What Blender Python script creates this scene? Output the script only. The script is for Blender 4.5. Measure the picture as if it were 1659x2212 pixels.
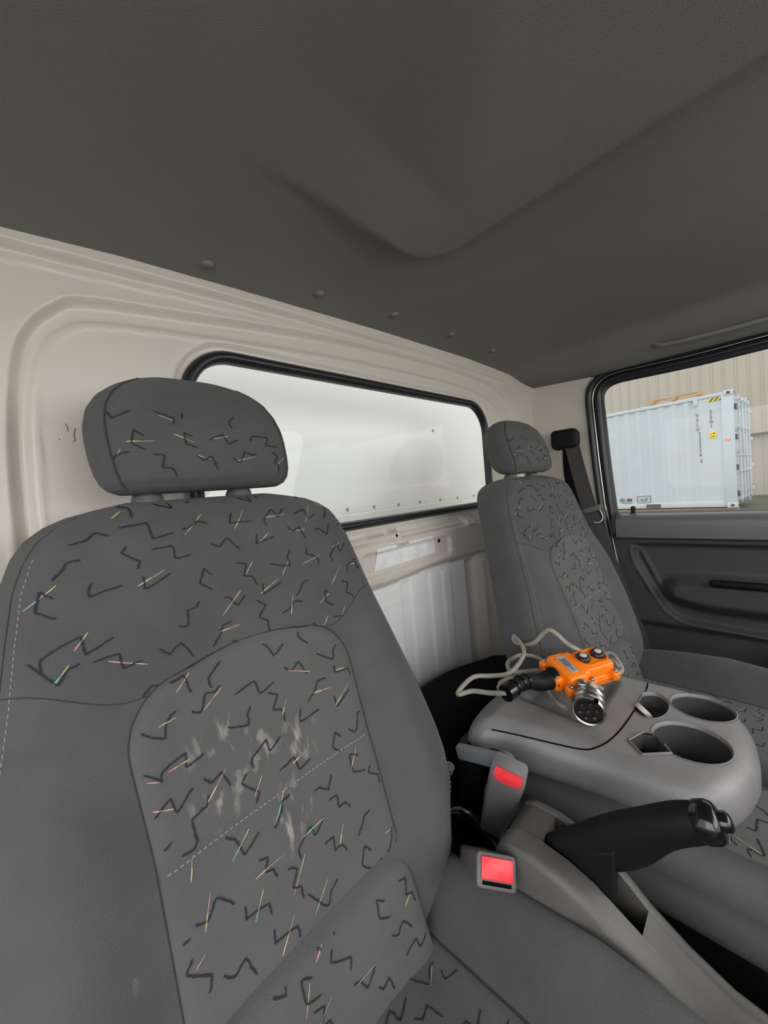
import bpy, math, random
from mathutils import Vector, Matrix
import numpy as np

for o in list(bpy.data.objects):
    bpy.data.objects.remove(o)
SC = bpy.context.scene
COL = SC.collection

# ---------------------------------------------------------------- camera
W, H, F = 1659.0, 2212.0, 825.0
RX = Vector((0.69709027, -0.09983021, 0.70999935))     # world X in (right, down, forward)
RY = Vector((-0.71138387, 0.02721677, 0.70227646))
RZ = Vector((-0.0894323, -0.99463218, -0.05204506))
cd = bpy.data.cameras.new('camera')
cam = bpy.data.objects.new('camera', cd)
COL.objects.link(cam)
cd.sensor_fit = 'HORIZONTAL'
cd.sensor_width = 36.0
cd.lens = 36.0 * F / W
cd.clip_start = 0.01
cd.clip_end = 200
cam.matrix_world = Matrix(((RX[0], -RX[1], -RX[2], 0), (RY[0], -RY[1], -RY[2], 0),
                           (RZ[0], -RZ[1], -RZ[2], 0), (0, 0, 0, 1)))
SC.camera = cam

def P(px, py, ax, val):
    """point of the place that lies on the plane ax = val and is seen at px, py of the photograph"""
    c = Vector((px - W / 2, py - H / 2, F))
    d = Vector((RX.dot(c), RY.dot(c), RZ.dot(c)))
    return d * (val / d['xyz'.index(ax)])

# ---------------------------------------------------------------- light
SC.view_settings.view_transform = 'Standard'
SC.view_settings.look = 'None'
SC.view_settings.gamma = 1.0
SC.view_settings.use_curve_mapping = False
SC.view_settings.exposure = 0.15
wd = bpy.data.worlds.new('overcast_sky')
SC.world = wd
wd.use_nodes = True
bgn = wd.node_tree.nodes['Background']
bgn.inputs['Color'].default_value = (0.99, 0.99, 0.985, 1)
bgn.inputs['Strength'].default_value = 1.5

def area(name, loc, rot, sx, sy, power, color):
    l = bpy.data.lights.new(name, 'AREA')
    l.shape = 'RECTANGLE'
    l.size, l.size_y, l.energy, l.color = sx, sy, power, color
    o = bpy.data.objects.new(name, l)
    COL.objects.link(o)
    o.location = loc
    o.rotation_euler = rot
    return o
# daylight through the windscreen and through the open driver's door
area('windscreen_daylight', (0.62, -0.85, 0.22), (math.radians(62), 0, 0), 1.6, 0.55, 9.5, (1.0, 0.985, 0.965))
area('driver_door_daylight', (-0.75, -0.35, 0.10), (math.radians(75), 0, math.radians(-70)), 0.9, 0.8, 5.5, (0.98, 0.98, 1.0))

# ---------------------------------------------------------------- materials
def mat(name, color, rough=0.6, metal=0.0, bump=0.0, bscale=200.0, spec=0.5, mottling=0.0, mscale=8.0, coat=0.0, sheen=0.0, col2=None):
    m = bpy.data.materials.new(name)
    m.use_nodes = True
    nt = m.node_tree
    b = nt.nodes['Principled BSDF']
    b.inputs['Base Color'].default_value = (*color, 1)
    b.inputs['Roughness'].default_value = rough
    b.inputs['Metallic'].default_value = metal
    b.inputs['Specular IOR Level'].default_value = spec
    b.inputs['Coat Weight'].default_value = coat
    b.inputs['Sheen Weight'].default_value = sheen
    tc = nt.nodes.new('ShaderNodeTexCoord')
    if mottling > 0 or col2:
        n = nt.nodes.new('ShaderNodeTexNoise')
        n.inputs['Scale'].default_value = mscale
        n.inputs['Detail'].default_value = 5
        nt.links.new(tc.outputs['Object'], n.inputs['Vector'])
        mx = nt.nodes.new('ShaderNodeMix')
        mx.data_type = 'RGBA'
        c2 = col2 or tuple(max(0, c * (1 - mottling)) for c in color)
        mx.inputs['A'].default_value = (*color, 1)
        mx.inputs['B'].default_value = (*c2, 1)
        rp = nt.nodes.new('ShaderNodeMapRange')
        rp.inputs['From Min'].default_value = 0.35
        rp.inputs['From Max'].default_value = 0.7
        nt.links.new(n.outputs['Fac'], rp.inputs['Value'])
        nt.links.new(rp.outputs['Result'], mx.inputs['Factor'])
        nt.links.new(mx.outputs['Result'], b.inputs['Base Color'])
    if bump > 0:
        n = nt.nodes.new('ShaderNodeTexNoise')
        n.inputs['Scale'].default_value = bscale
        n.inputs['Detail'].default_value = 3
        nt.links.new(tc.outputs['Object'], n.inputs['Vector'])
        bp = nt.nodes.new('ShaderNodeBump')
        bp.inputs['Strength'].default_value = bump
        bp.inputs['Distance'].default_value = 0.002
        nt.links.new(n.outputs['Fac'], bp.inputs['Height'])
        nt.links.new(bp.outputs['Normal'], b.inputs['Normal'])
    return m

def dusty(m, spots, color, rad_scale=1.0):
    """chalky marks rubbed into a fabric: spots = (x, y, z, radius) in object space"""
    nt = m.node_tree
    b = nt.nodes['Principled BSDF']
    tc = nt.nodes.new('ShaderNodeTexCoord')
    tot = None
    nz = nt.nodes.new('ShaderNodeTexNoise')
    nz.inputs['Scale'].default_value = 95
    nz.inputs['Detail'].default_value = 6
    mp = nt.nodes.new('ShaderNodeMapping')
    mp.inputs['Scale'].default_value = (1.0, 0.5, 0.4)
    mp.inputs['Rotation'].default_value = (0, math.radians(30), 0)
    nt.links.new(tc.outputs['Object'], mp.inputs['Vector'])
    nt.links.new(mp.outputs['Vector'], nz.inputs['Vector'])
    for s in spots:
        d = nt.nodes.new('ShaderNodeVectorMath')
        d.operation = 'DISTANCE'
        d.inputs[1].default_value = s[:3]
        nt.links.new(tc.outputs['Object'], d.inputs[0])
        r = nt.nodes.new('ShaderNodeMapRange')
        r.inputs['From Min'].default_value = 0
        r.inputs['From Max'].default_value = s[3]
        r.inputs['To Min'].default_value = 1
        r.inputs['To Max'].default_value = 0
        nt.links.new(d.outputs['Value'], r.inputs['Value'])
        if tot is None:
            tot = r.outputs['Result']
        else:
            a = nt.nodes.new('ShaderNodeMath')
            a.operation = 'MAXIMUM'
            nt.links.new(tot, a.inputs[0])
            nt.links.new(r.outputs['Result'], a.inputs[1])
            tot = a.outputs[0]
    a = nt.nodes.new('ShaderNodeMath')
    a.operation = 'MULTIPLY'
    nt.links.new(tot, a.inputs[0])
    r = nt.nodes.new('ShaderNodeMapRange')
    r.inputs['From Min'].default_value = 0.535
    r.inputs['From Max'].default_value = 0.64
    nt.links.new(nz.outputs['Fac'], r.inputs['Value'])
    nt.links.new(r.outputs['Result'], a.inputs[1])
    mx = nt.nodes.new('ShaderNodeMix')
    mx.data_type = 'RGBA'
    lk = b.inputs['Base Color'].links
    if lk:
        nt.links.new(lk[0].from_socket, mx.inputs['A'])
    else:
        mx.inputs['A'].default_value = b.inputs['Base Color'].default_value
    mx.inputs['B'].default_value = (*color, 1)
    nt.links.new(a.outputs[0], mx.inputs['Factor'])
    nt.links.new(mx.outputs['Result'], b.inputs['Base Color'])

def glass(name, tint=(1, 1, 1), refl=1.0):
    m = bpy.data.materials.new(name)
    m.use_nodes = True
    nt = m.node_tree
    nt.nodes.remove(nt.nodes['Principled BSDF'])
    out = nt.nodes['Material Output']
    t = nt.nodes.new('ShaderNodeBsdfTransparent')
    t.inputs['Color'].default_value = (*tint, 1)
    g = nt.nodes.new('ShaderNodeBsdfGlossy')
    g.inputs['Roughness'].default_value = 0.01
    lw = nt.nodes.new('ShaderNodeLayerWeight')       # Schlick's law, the same from both sides of the pane
    lw.inputs['Blend'].default_value = 0.5
    pw = nt.nodes.new('ShaderNodeMath')
    pw.operation = 'POWER'
    pw.inputs[1].default_value = 5.0
    nt.links.new(lw.outputs['Facing'], pw.inputs[0])
    ml = nt.nodes.new('ShaderNodeMath')
    ml.operation = 'MULTIPLY_ADD'
    ml.inputs[1].default_value = 0.96 * refl
    ml.inputs[2].default_value = 0.04 * refl
    nt.links.new(pw.outputs[0], ml.inputs[0])
    mx = nt.nodes.new('ShaderNodeMixShader')
    nt.links.new(ml.outputs[0], mx.inputs[0])
    nt.links.new(t.outputs[0], mx.inputs[1])
    nt.links.new(g.outputs[0], mx.inputs[2])
    nt.links.new(mx.outputs[0], out.inputs['Surface'])
    return m

M = {}
M['headliner'] = mat('headliner_fabric', (0.230, 0.224, 0.208), 0.95, bump=0.35, bscale=900, spec=0.15, mottling=0.10, mscale=3)
M['paint'] = mat('off_white_painted_steel', (0.64, 0.59, 0.53), 0.33, bump=0.03, bscale=60, spec=0.5, mottling=0.03, mscale=5)
M['rivet'] = mat('dull_aluminium_rivet', (0.34, 0.34, 0.34), 0.4)
M['sheet'] = mat('whiter_lower_sheet', (0.84, 0.84, 0.85), 0.4, spec=0.4, mottling=0.04, mscale=5)
M['panel_white'] = mat('white_panel', (0.94, 0.95, 0.935), 0.35, spec=0.4, mottling=0.03, mscale=3)
M['sticker'] = mat('worn_white_label', (0.86, 0.87, 0.87), 0.5, mottling=0.16, mscale=45)
M['rubber'] = mat('black_rubber_seal', (0.012, 0.013, 0.016), 0.38, spec=0.5, bump=0.05, bscale=80)
M['hole'] = mat('dark_hole', (0.005, 0.005, 0.005), 0.9, spec=0.0)
M['fabric'] = mat('grey_seat_fabric', (0.116, 0.116, 0.117), 0.92, bump=0.6, bscale=1100, spec=0.12, mottling=0.14, mscale=14, sheen=0.12)
M['bolster'] = mat('plain_bolster_fabric', (0.098, 0.098, 0.100), 0.95, bump=0.6, bscale=1100, spec=0.1, mottling=0.16, mscale=16, sheen=0.10)
M['fabric_dusty'] = mat('grey_seat_fabric_with_chalk', (0.116, 0.116, 0.117), 0.92, bump=0.6, bscale=1100, spec=0.12, mottling=0.14, mscale=14, sheen=0.12)
M['thread_dark'] = mat('black_thread', (0.032, 0.032, 0.037), 0.9, spec=0.1)
M['thread_yellow'] = mat('yellow_thread', (0.52, 0.42, 0.24), 0.85, spec=0.1)
M['thread_pink'] = mat('pink_thread', (0.42, 0.26, 0.24), 0.85, spec=0.1)
M['thread_teal'] = mat('teal_thread', (0.20, 0.38, 0.36), 0.85, spec=0.1)
M['stitch'] = mat('grey_stitching', (0.28, 0.28, 0.29), 0.9, spec=0.1)
M['seam'] = mat('dark_seam', (0.045, 0.045, 0.05), 0.95, spec=0.1)
M['plastic_dark'] = mat('charcoal_moulded_plastic', (0.10, 0.098, 0.098), 0.50, bump=0.45, bscale=900, spec=0.5, mottling=0.08, mscale=20)
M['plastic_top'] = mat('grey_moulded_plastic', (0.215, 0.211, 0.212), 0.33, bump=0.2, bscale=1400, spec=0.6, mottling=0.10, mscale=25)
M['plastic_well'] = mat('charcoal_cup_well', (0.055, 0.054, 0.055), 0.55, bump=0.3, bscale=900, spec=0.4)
M['plastic_trim'] = mat('grey_brake_housing_plastic', (0.098, 0.094, 0.088), 0.45, bump=0.15, bscale=1400, spec=0.5, mottling=0.25, mscale=18)
M['buckle_grey'] = mat('warm_grey_buckle_plastic', (0.125, 0.118, 0.116), 0.45, bump=0.15, bscale=600)
M['lever_grey'] = mat('blue_grey_lever_plastic', (0.15, 0.165, 0.175), 0.45, bump=0.15, bscale=600)
M['red'] = mat('red_release_button', (0.86, 0.045, 0.06), 0.35, spec=0.5, mottling=0.12, mscale=90)
M['black_gloss'] = mat('black_gloss_plastic', (0.006, 0.006, 0.007), 0.14, spec=0.6)
M['black_matt'] = mat('black_grip_rubber', (0.005, 0.005, 0.006), 0.6, bump=0.08, bscale=500, spec=0.25)
M['webbing'] = mat('dark_grey_webbing', (0.052, 0.048, 0.048), 0.8, bump=0.4, bscale=600, spec=0.25)
M['card'] = mat('grey_door_card_plastic', (0.056, 0.055, 0.055), 0.55, bump=0.4, bscale=700, spec=0.4, mottling=0.10, mscale=14)
M['card_top'] = mat('grey_door_sill_plastic', (0.125, 0.13, 0.132), 0.33, bump=0.2, bscale=700, spec=0.5)
M['orange'] = mat('orange_pendant_plastic', (1.0, 0.225, 0.008), 0.30, spec=0.5, mottling=0.05, mscale=40)
M['button_dark'] = mat('dark_button_rubber', (0.022, 0.012, 0.012), 0.35)
M['button_white'] = mat('pale_button_cap', (0.56, 0.52, 0.50), 0.4)
M['plate'] = mat('silver_name_plate', (0.42, 0.45, 0.50), 0.35, metal=0.2)
M['plate_ink'] = mat('dark_plate_printing', (0.04, 0.06, 0.16), 0.5)
M['steel'] = mat('worn_bright_steel', (0.50, 0.49, 0.47), 0.28, metal=1.0, bump=0.1, bscale=120)
M['insulator'] = mat('black_plug_insert', (0.012, 0.012, 0.012), 0.4)
M['cable'] = mat('dirty_beige_cable', (0.36, 0.34, 0.285), 0.45, mottling=0.30, mscale=25, bump=0.1, bscale=100)
M['carpet'] = mat('black_carpet', (0.010, 0.010, 0.011), 0.95, bump=0.5, bscale=600, spec=0.1)
M['cloth_black'] = mat('black_cloth', (0.008, 0.008, 0.0085), 0.95, bump=0.4, bscale=500, spec=0.1)
M['container'] = mat('pale_grey_container_paint', (0.585, 0.635, 0.68), 0.5, mottling=0.05, mscale=1.5)
M['container_dark'] = mat('container_dark_grey', (0.10, 0.11, 0.11), 0.7)  # dark grey for fork pocket, casting holes, hinges, small print and scuffs
M['ink'] = mat('dark_container_lettering', (0.08, 0.09, 0.11), 0.6)
M['yellow'] = mat('yellow_warning_plate', (0.95, 0.68, 0.03), 0.5)
M['orange_tape'] = mat('orange_tape', (0.90, 0.36, 0.25), 0.5)
M['wood'] = mat('raw_pallet_wood', (0.56, 0.38, 0.21), 0.8, mottling=0.2, mscale=6)
M['cladding'] = mat('beige_profiled_cladding', (0.50, 0.455, 0.39), 0.6, mottling=0.06, mscale=0.8)
M['yard'] = mat('mossy_concrete_yard', (0.18, 0.175, 0.16), 0.9, bump=0.4, bscale=30, col2=(0.10, 0.12, 0.05), mscale=0.7)
M['rust'] = mat('rusty_iron', (0.10, 0.055, 0.04), 0.9, mottling=0.4, mscale=10)
M['window_glass'] = glass('clear_glass', (0.95, 0.965, 0.955), 0.75)
dusty(M['fabric_dusty'], [(-0.062, -0.145, -0.222, 0.040), (-0.035, -0.15, -0.245, 0.040), (-0.070, -0.155, -0.262, 0.035), (0.015, -0.15, -0.262, 0.032),
                          (0.0, -0.17, -0.305, 0.030), (-0.02, -0.17, -0.33, 0.025)], (0.42, 0.38, 0.33))
dusty(M['bolster'], [(-0.150, -0.185, -0.335, 0.020), (-0.135, -0.19, -0.352, 0.014), (-0.135, -0.185, -0.300, 0.014)], (0.42, 0.40, 0.38))

# ---------------------------------------------------------------- helpers
def tag(o, label=None, cat=None, group=None, kind=None):
    if label: o['label'] = label
    if cat: o['category'] = cat
    if group: o['group'] = group
    if kind: o['kind'] = kind
    return o

def empty(name, loc=(0, 0, 0)):
    o = bpy.data.objects.new(name, None)
    o.empty_display_size = 0.05
    COL.objects.link(o)
    o.location = loc
    return o

class MB:
    """collects vertices and faces, then links them as one mesh object"""
    def __init__(s):
        s.v, s.f, s.m = [], [], []
    def add(s, vs, fs, mi=0):
        b = len(s.v)
        s.v += [tuple(p) for p in vs]
        s.f += [tuple(i + b for i in f) for f in fs]
        s.m += [mi] * len(fs)
        return s
    def box(s, c, d, mi=0, M3=None, bev=0.0, seg=2):
        """box centred at c, full size d, optional rotation M3, edges rounded by bev"""
        hx, hy, hz = d[0] / 2, d[1] / 2, d[2] / 2
        c = Vector(c)
        if bev <= 0:
            vs = [Vector((x, y, z)) for x in (-hx, hx) for y in (-hy, hy) for z in (-hz, hz)]
            fs = [(0, 1, 3, 2), (4, 6, 7, 5), (0, 4, 5, 1), (2, 3, 7, 6), (0, 2, 6, 4), (1, 5, 7, 3)]
        else:
            import bmesh
            bm = bmesh.new()
            bmesh.ops.create_cube(bm, size=1.0)
            for v in bm.verts:
                v.co = Vector((v.co.x * d[0], v.co.y * d[1], v.co.z * d[2]))
            bmesh.ops.bevel(bm, geom=bm.edges[:], offset=min(bev, 0.49 * min(d)), segments=seg, profile=0.5, affect='EDGES')
            bm.verts.index_update()
            vs = [v.co.copy() for v in bm.verts]
            fs = [tuple(v.index for v in f.verts) for f in bm.faces]
            bm.free()
        vs = [(M3 @ v if M3 else v) + c for v in vs]
        return s.add(vs, fs, mi)
    def grid(s, rows, mi=0, closed=False, flip=False):
        n, k = len(rows), len(rows[0])
        fs = []
        for i in range(n - 1):
            for j in range(k if closed else k - 1):
                a, b = i * k + j, i * k + (j + 1) % k
                q = (a, b, b + k, a + k)
                fs.append(q[::-1] if flip else q)
        return s.add([p for r in rows for p in r], fs, mi)
    def tube(s, pts, r, n=10, mi=0, caps=True, flat=1.0, up=None):
        pts = [Vector(p) for p in pts]
        rr = r if isinstance(r, (list, tuple)) else [r] * len(pts)
        rows = []
        prev = up and Vector(up)
        for i, p in enumerate(pts):
            t = (pts[min(i + 1, len(pts) - 1)] - pts[max(i - 1, 0)])
            if t.length < 1e-9: t = Vector((0, 0, 1))
            t.normalize()
            if prev is None:
                prev = Vector((0, 0, 1)) if abs(t.z) < 0.9 else Vector((1, 0, 0))
            a = prev - t * prev.dot(t)
            if a.length < 1e-6:
                a = t.orthogonal()
            a.normalize()
            if not up: prev = a
            b = t.cross(a)
            rows.append([p + a * math.cos(w) * rr[i] * flat + b * math.sin(w) * rr[i]
                         for w in [2 * math.pi * j / n for j in range(n)]])
        b0 = len(s.v)
        s.grid(rows, mi, closed=True)
        if caps:
            k = len(rows)
            s.f.append(tuple(b0 + j for j in range(n))[::-1]); s.m.append(mi)
            s.f.append(tuple(b0 + (k - 1) * n + j for j in range(n))); s.m.append(mi)
        return s
    def cyl(s, a, b, r, n=20, mi=0, r2=None):
        return s.tube([a, b], [r, r if r2 is None else r2], n, mi)
    def prism(s, poly, axis, lo, hi, mi=0):
        """poly in the two other axes, extruded along axis"""
        def mk(p, h):
            if axis == 'x': return (h, p[0], p[1])
            if axis == 'y': return (p[0], h, p[1])
            return (p[0], p[1], h)
        n = len(poly)
        vs = [mk(p, lo) for p in poly] + [mk(p, hi) for p in poly]
        fs = [tuple(range(n))[::-1], tuple(range(n, 2 * n))] + [(i, (i + 1) % n, n + (i + 1) % n, n + i) for i in range(n)]
        return s.add(vs, fs, mi)
    def build(s, name, mats, parent=None, smooth=True, bevel=0.0, bseg=2, angle=40, subsurf=0):
        me = bpy.data.meshes.new(name)
        me.from_pydata(s.v, [], s.f)
        if not isinstance(mats, (list, tuple)): mats = [mats]
        for m in mats: me.materials.append(m)
        me.polygons.foreach_set('material_index', s.m)
        me.polygons.foreach_set('use_smooth', [smooth] * len(s.f))
        import bmesh
        bm = bmesh.new(); bm.from_mesh(me)
        bmesh.ops.recalc_face_normals(bm, faces=bm.faces[:]); bm.to_mesh(me); bm.free()
        me.update()
        if smooth and angle < 180:
            me.set_sharp_from_angle(angle=math.radians(angle))
        o = bpy.data.objects.new(name, me)
        COL.objects.link(o)
        if parent is not None: o.parent = parent
        if bevel > 0:
            b = o.modifiers.new('bevel', 'BEVEL')
            b.width, b.segments, b.limit_method, b.angle_limit = bevel, bseg, 'ANGLE', math.radians(35)
            b.harden_normals = False
        if subsurf:
            ss = o.modifiers.new('subdivision', 'SUBSURF'); ss.levels = ss.render_levels = subsurf
        return o

def lerp(a, b, t): return a + (b - a) * t
def sstep(a, b, x):
    t = np.clip((x - a) / (b - a), 0, 1)
    return t * t * (3 - 2 * t)
def itp(x, xs, ys): return float(np.interp(x, xs, ys))
def spline(pts, n=10, closed=False):
    """Catmull-Rom through the points"""
    pts = [Vector(p) for p in pts]
    out = []
    k = len(pts)
    rng = range(k if closed else k - 1)
    for i in rng:
        if closed:
            p0, p1, p2, p3 = pts[(i - 1) % k], pts[i], pts[(i + 1) % k], pts[(i + 2) % k]
        else:
            p0, p1, p2, p3 = pts[max(i - 1, 0)], pts[i], pts[i + 1], pts[min(i + 2, k - 1)]
        for j in range(n):
            t = j / n
            out.append(0.5 * ((2 * p1) + (p2 - p0) * t + (2 * p0 - 5 * p1 + 4 * p2 - p3) * t * t + (3 * p1 - p0 - 3 * p2 + p3) * t ** 3))
    if not closed: out.append(pts[-1])
    return out
def rrect(x0, x1, z0, z1, r, n=8):
    """rounded rectangle, r = radii (tl, tr, br, bl)"""
    if not isinstance(r, (list, tuple)): r = (r,) * 4
    out = []
    for cx, cz, a0, rad in ((x1 - r[1], z1 - r[1], 0, r[1]), (x0 + r[0], z1 - r[0], 90, r[0]),
                            (x0 + r[3], z0 + r[3], 180, r[3]), (x1 - r[2], z0 + r[2], 270, r[2])):
        for i in range(n + 1):
            a = math.radians(a0 + 90 * i / n)
            out.append((cx + rad * math.cos(a), cz + rad * math.sin(a)))
    return out
def sdf_poly(px, pz, poly):
    """signed distance (negative inside) of arrays px, pz to a closed polygon"""
    d = np.full(px.shape, 1e9); ins = np.zeros(px.shape, bool)
    n = len(poly)
    for i in range(n):
        ax, az = poly[i][0], poly[i][1]; bx, bz = poly[(i + 1) % n][0], poly[(i + 1) % n][1]
        ex, ez = bx - ax, bz - az
        L = ex * ex + ez * ez + 1e-12
        t = np.clip(((px - ax) * ex + (pz - az) * ez) / L, 0, 1)
        d = np.minimum(d, (px - ax - t * ex) ** 2 + (pz - az - t * ez) ** 2)
        if abs(bz - az) > 1e-12:
            c = ((az > pz) != (bz > pz)) & (px < (bx - ax) * (pz - az) / (bz - az) + ax)
            ins ^= c
    d = np.sqrt(d)
    return np.where(ins, -d, d)
def ring(mb, path, prof, mi=0):
    """sweeps prof (offset outward, offset along depth) around a closed path of (point, outward, depth) triples"""
    rows = [[p + o * a + dn * b for a, b in prof] for p, o, dn in path]
    rows.append(rows[0])
    mb.grid(rows, mi, closed=True)

def surface_hit(ob, px, py):
    """where the sight line of a photograph pixel meets the real surface of ob: (point, normal)"""
    from mathutils.bvhtree import BVHTree
    me = ob.data
    key = ob.name
    if key not in _BVH:
        _BVH[key] = BVHTree.FromPolygons([v.co.copy() for v in me.vertices], [tuple(p.vertices) for p in me.polygons])
    c = Vector((px - W / 2, py - H / 2, F))
    d = Vector((RX.dot(c), RY.dot(c), RZ.dot(c))).normalized()
    p, n, i, dist = _BVH[key].ray_cast(Vector((0, 0, 0)), d)
    if p is None: return None, None
    if n.dot(d) > 0: n = -n
    return p, n
_BVH = {}

# ================================================================ THE CAB
YB, XR = 0.65, 1.56           # back panel and inner face of the passenger door

# ---------------------------------------------------------------- back panel
WIN_OUT = rrect(0.226, 1.188, -0.076, 0.266, (0.085, 0.10, 0.03, 0.05), 10)
WIN_IN = rrect(0.242, 1.168, -0.060, 0.246, (0.075, 0.085, 0.02, 0.04), 10)
WIN_MID = rrect(0.236, 1.176, -0.066, 0.254, (0.08, 0.09, 0.025, 0.045), 10)
def build_back():
    nx, nz = 400, 300
    xs = np.linspace(-0.345, 1.60, nx)
    zs = np.linspace(-0.92, 0.44, nz)
    X, Z = np.meshgrid(xs, zs)
    bo = [(p.x, p.y) for p in spline([(0.014, -1.2, 0), (0.014, -0.6, 0), (0.014, -0.2, 0), (0.016, -0.02, 0), (0.022, 0.11, 0), (0.035, 0.207, 0), (0.052, 0.25, 0), (0.078, 0.28, 0), (0.113, 0.299, 0),
            (0.245, 0.314, 0), (0.45, 0.334, 0), (0.71, 0.348, 0), (1.0, 0.353, 0), (1.20, 0.342, 0), (1.33, 0.306, 0), (1.40, 0.24, 0), (1.43, 0.15, 0), (1.44, 0.0, 0), (1.44, -1.2, 0)], 6)]
    bi = [(p.x, p.y) for p in spline([(0.034, -1.2, 0), (0.034, -0.6, 0), (0.034, -0.2, 0), (0.036, -0.02, 0), (0.041, 0.11, 0), (0.053, 0.193, 0), (0.068, 0.231, 0), (0.088, 0.254, 0), (0.125, 0.270, 0),
            (0.242, 0.282, 0), (0.45, 0.296, 0), (0.655, 0.304, 0), (1.0, 0.306, 0), (1.15, 0.292, 0), (1.26, 0.255, 0), (1.31, 0.19, 0), (1.33, 0.10, 0), (1.335, 0.0, 0), (1.335, -1.2, 0)], 6)]
    so, si = sdf_poly(X, Z, bo), sdf_poly(X, Z, bi)
    h = np.zeros_like(X)                        # towards the cab
    ch = sstep(0.006, -0.006, so) * sstep(-0.006, 0.006, si)
    h += 0.004 * sstep(0.010, 0.0, abs(so)) - 0.011 * ch + 0.004 * sstep(0.010, 0.0, abs(si))
    # roof flange and fold
    topz = np.interp(xs, [-0.35, 0.04, 0.24, 0.42, 0.84, 1.37, 1.6], [0.330, 0.338, 0.349, 0.356, 0.363, 0.352, 0.335])[None, :]
    h += 0.012 * sstep(0.0, 0.006, Z - topz) + 0.003 * sstep(0.005, 0.0, abs(Z - topz + 0.010))
    # window surround pressed slightly in
    sw = sdf_poly(X, Z, WIN_OUT)
    h -= 0.006 * sstep(0.016, 0.006, sw)
    # cross rail below the window
    low = np.interp(xs, [0.3, 0.53, 0.62, 0.82, 1.10, 1.2], [-0.20, -0.205, -0.208, -0.197, -0.206, -0.21])[None, :]
    inx = sstep(0.26, 0.30, X) * sstep(1.19, 1.15, X)
    rail = sstep(low - 0.020, low, Z) * sstep(-0.112, -0.124, Z)
    h += inx * (0.028 * rail + 0.010 * sstep(-0.100, -0.106, Z) * sstep(-0.125, -0.118, Z))
    h += inx * 0.006 * sstep(0.006, 0.0, abs(Z + 0.090)) * sstep(0.7, 0.75, X)
    # raised tabs on the rail
    for cx, cz, wx, wz, a in ((0.672, -0.112, 0.020, 0.018, 0.016), (1.000, -0.107, 0.028, 0.014, 0.016), (0.615, -0.108, 0.035, 0.012, 0.008)):
        h += a * sstep(wx, wx * 0.7, abs(X - cx)) * sstep(wz, wz * 0.7, abs(Z - cz))
    # pressed field in the rail with rounded ends
    fld = sdf_poly(X, Z, rrect(0.545, 0.888, -0.192, -0.134, 0.018, 5))
    h -= 0.009 * sstep(0.004, -0.008, fld) 
    h += 0.003 * sstep(0.006, 0.0, abs(fld))
    # lower sheet: beads and the folded right edge
    lowr = sstep(-0.225, -0.24, Z)
    h += lowr * (-0.004 * sstep(0.69, 0.70, X) * sstep(0.735, 0.728, X)
                 + 0.004 * sstep(0.804, 0.809, X) * sstep(0.985, 0.98, X)
                 + 0.003 * sstep(0.86, 0.865, X) * sstep(0.905, 0.90, X)
                 - 0.010 * sstep(0.985, 0.995, X) * sstep(1.04, 1.025, X))
    h += lowr * 0.022 * np.exp(-((X - 1.065) / 0.022) ** 2)
    h += lowr * 0.020 * np.exp(-((X - 1.190) / 0.025) ** 2) + lowr * 0.018 * np.exp(-((X - 1.32) / 0.03) ** 2)
    h += lowr * 0.018 * np.exp(-((X - 0.46) / 0.03) ** 2) + lowr * 0.018 * np.exp(-((X - 0.2) / 0.03) ** 2)
    # a creased scratch line in the sheet
    zl = -0.262 + 0.010 * np.sin(X * 7.0) + 0.02 * (X - 0.8)
    h += 0.0012 * sstep(0.004, 0.0, abs(Z - zl)) * sstep(0.5, 0.6, X) * sstep(0.98, 0.94, X)
    verts = [(float(X[j, i]), float(YB - h[j, i]), float(Z[j, i])) for j in range(nz) for i in range(nx)]
    cx = (xs[:-1] + xs[1:]) / 2; cz = (zs[:-1] + zs[1:]) / 2
    CX, CZ = np.meshgrid(cx, cz)
    ins = sdf_poly(CX, CZ, WIN_MID) < 0
    fs = [(j * nx + i, j * nx + i + 1, (j + 1) * nx + i + 1, (j + 1) * nx + i)
          for j in range(nz - 1) for i in range(nx - 1) if not ins[j, i]]
    mb = MB().add(verts, fs)
    # the flat lower sheet is coloured whiter, up to its folded right edge
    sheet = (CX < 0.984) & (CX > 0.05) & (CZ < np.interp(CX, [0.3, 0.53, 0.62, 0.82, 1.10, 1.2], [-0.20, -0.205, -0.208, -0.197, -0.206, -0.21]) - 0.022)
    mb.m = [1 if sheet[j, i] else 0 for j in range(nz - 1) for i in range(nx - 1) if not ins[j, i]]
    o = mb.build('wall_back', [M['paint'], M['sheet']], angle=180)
    tag(o, 'cream painted steel cab back panel with pressed beads', None, kind='structure')
    # bolt holes of the rail
    for (px, py, r) in ((857, 1156, 0.0032), (948, 1168, 0.0052), (1015, 1126, 0.0024)):
        q, nn = surface_hit(o, px, py)
        MB().cyl(q + nn * 0.0008, q - nn * 0.004, r, 20).build('bolt_hole', M['hole'], o)
    for mk in ([(141, 915), (146, 925), (147, 932)], [(162, 925), (160, 940), (162, 952), (157, 954)], [(127, 948), (130, 950)]):
        pts = []
        for (px, py) in mk:
            q, nn = surface_hit(o, px, py)
            pts.append(q + nn * 0.0001)
        MB().tube(pts, 0.0005, 6).build('scuff_mark', M['container_dark'], o)
    s = MB()
    rows = []
    for i in range(25):
        t = i / 24
        xa, ya = lerp(815, 935, t), lerp(1186, 1157, t)       # upper edge
        xb, yb = lerp(808, 941, t), lerp(1235, 1193, t)       # lower edge
        rows.append([])
        for j in range(9):
            q, nn = surface_hit(o, lerp(xa, xb, j / 8), lerp(ya, yb, j / 8))
            rows[-1].append(q + nn * 0.0009)
    s.grid(rows)
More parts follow.
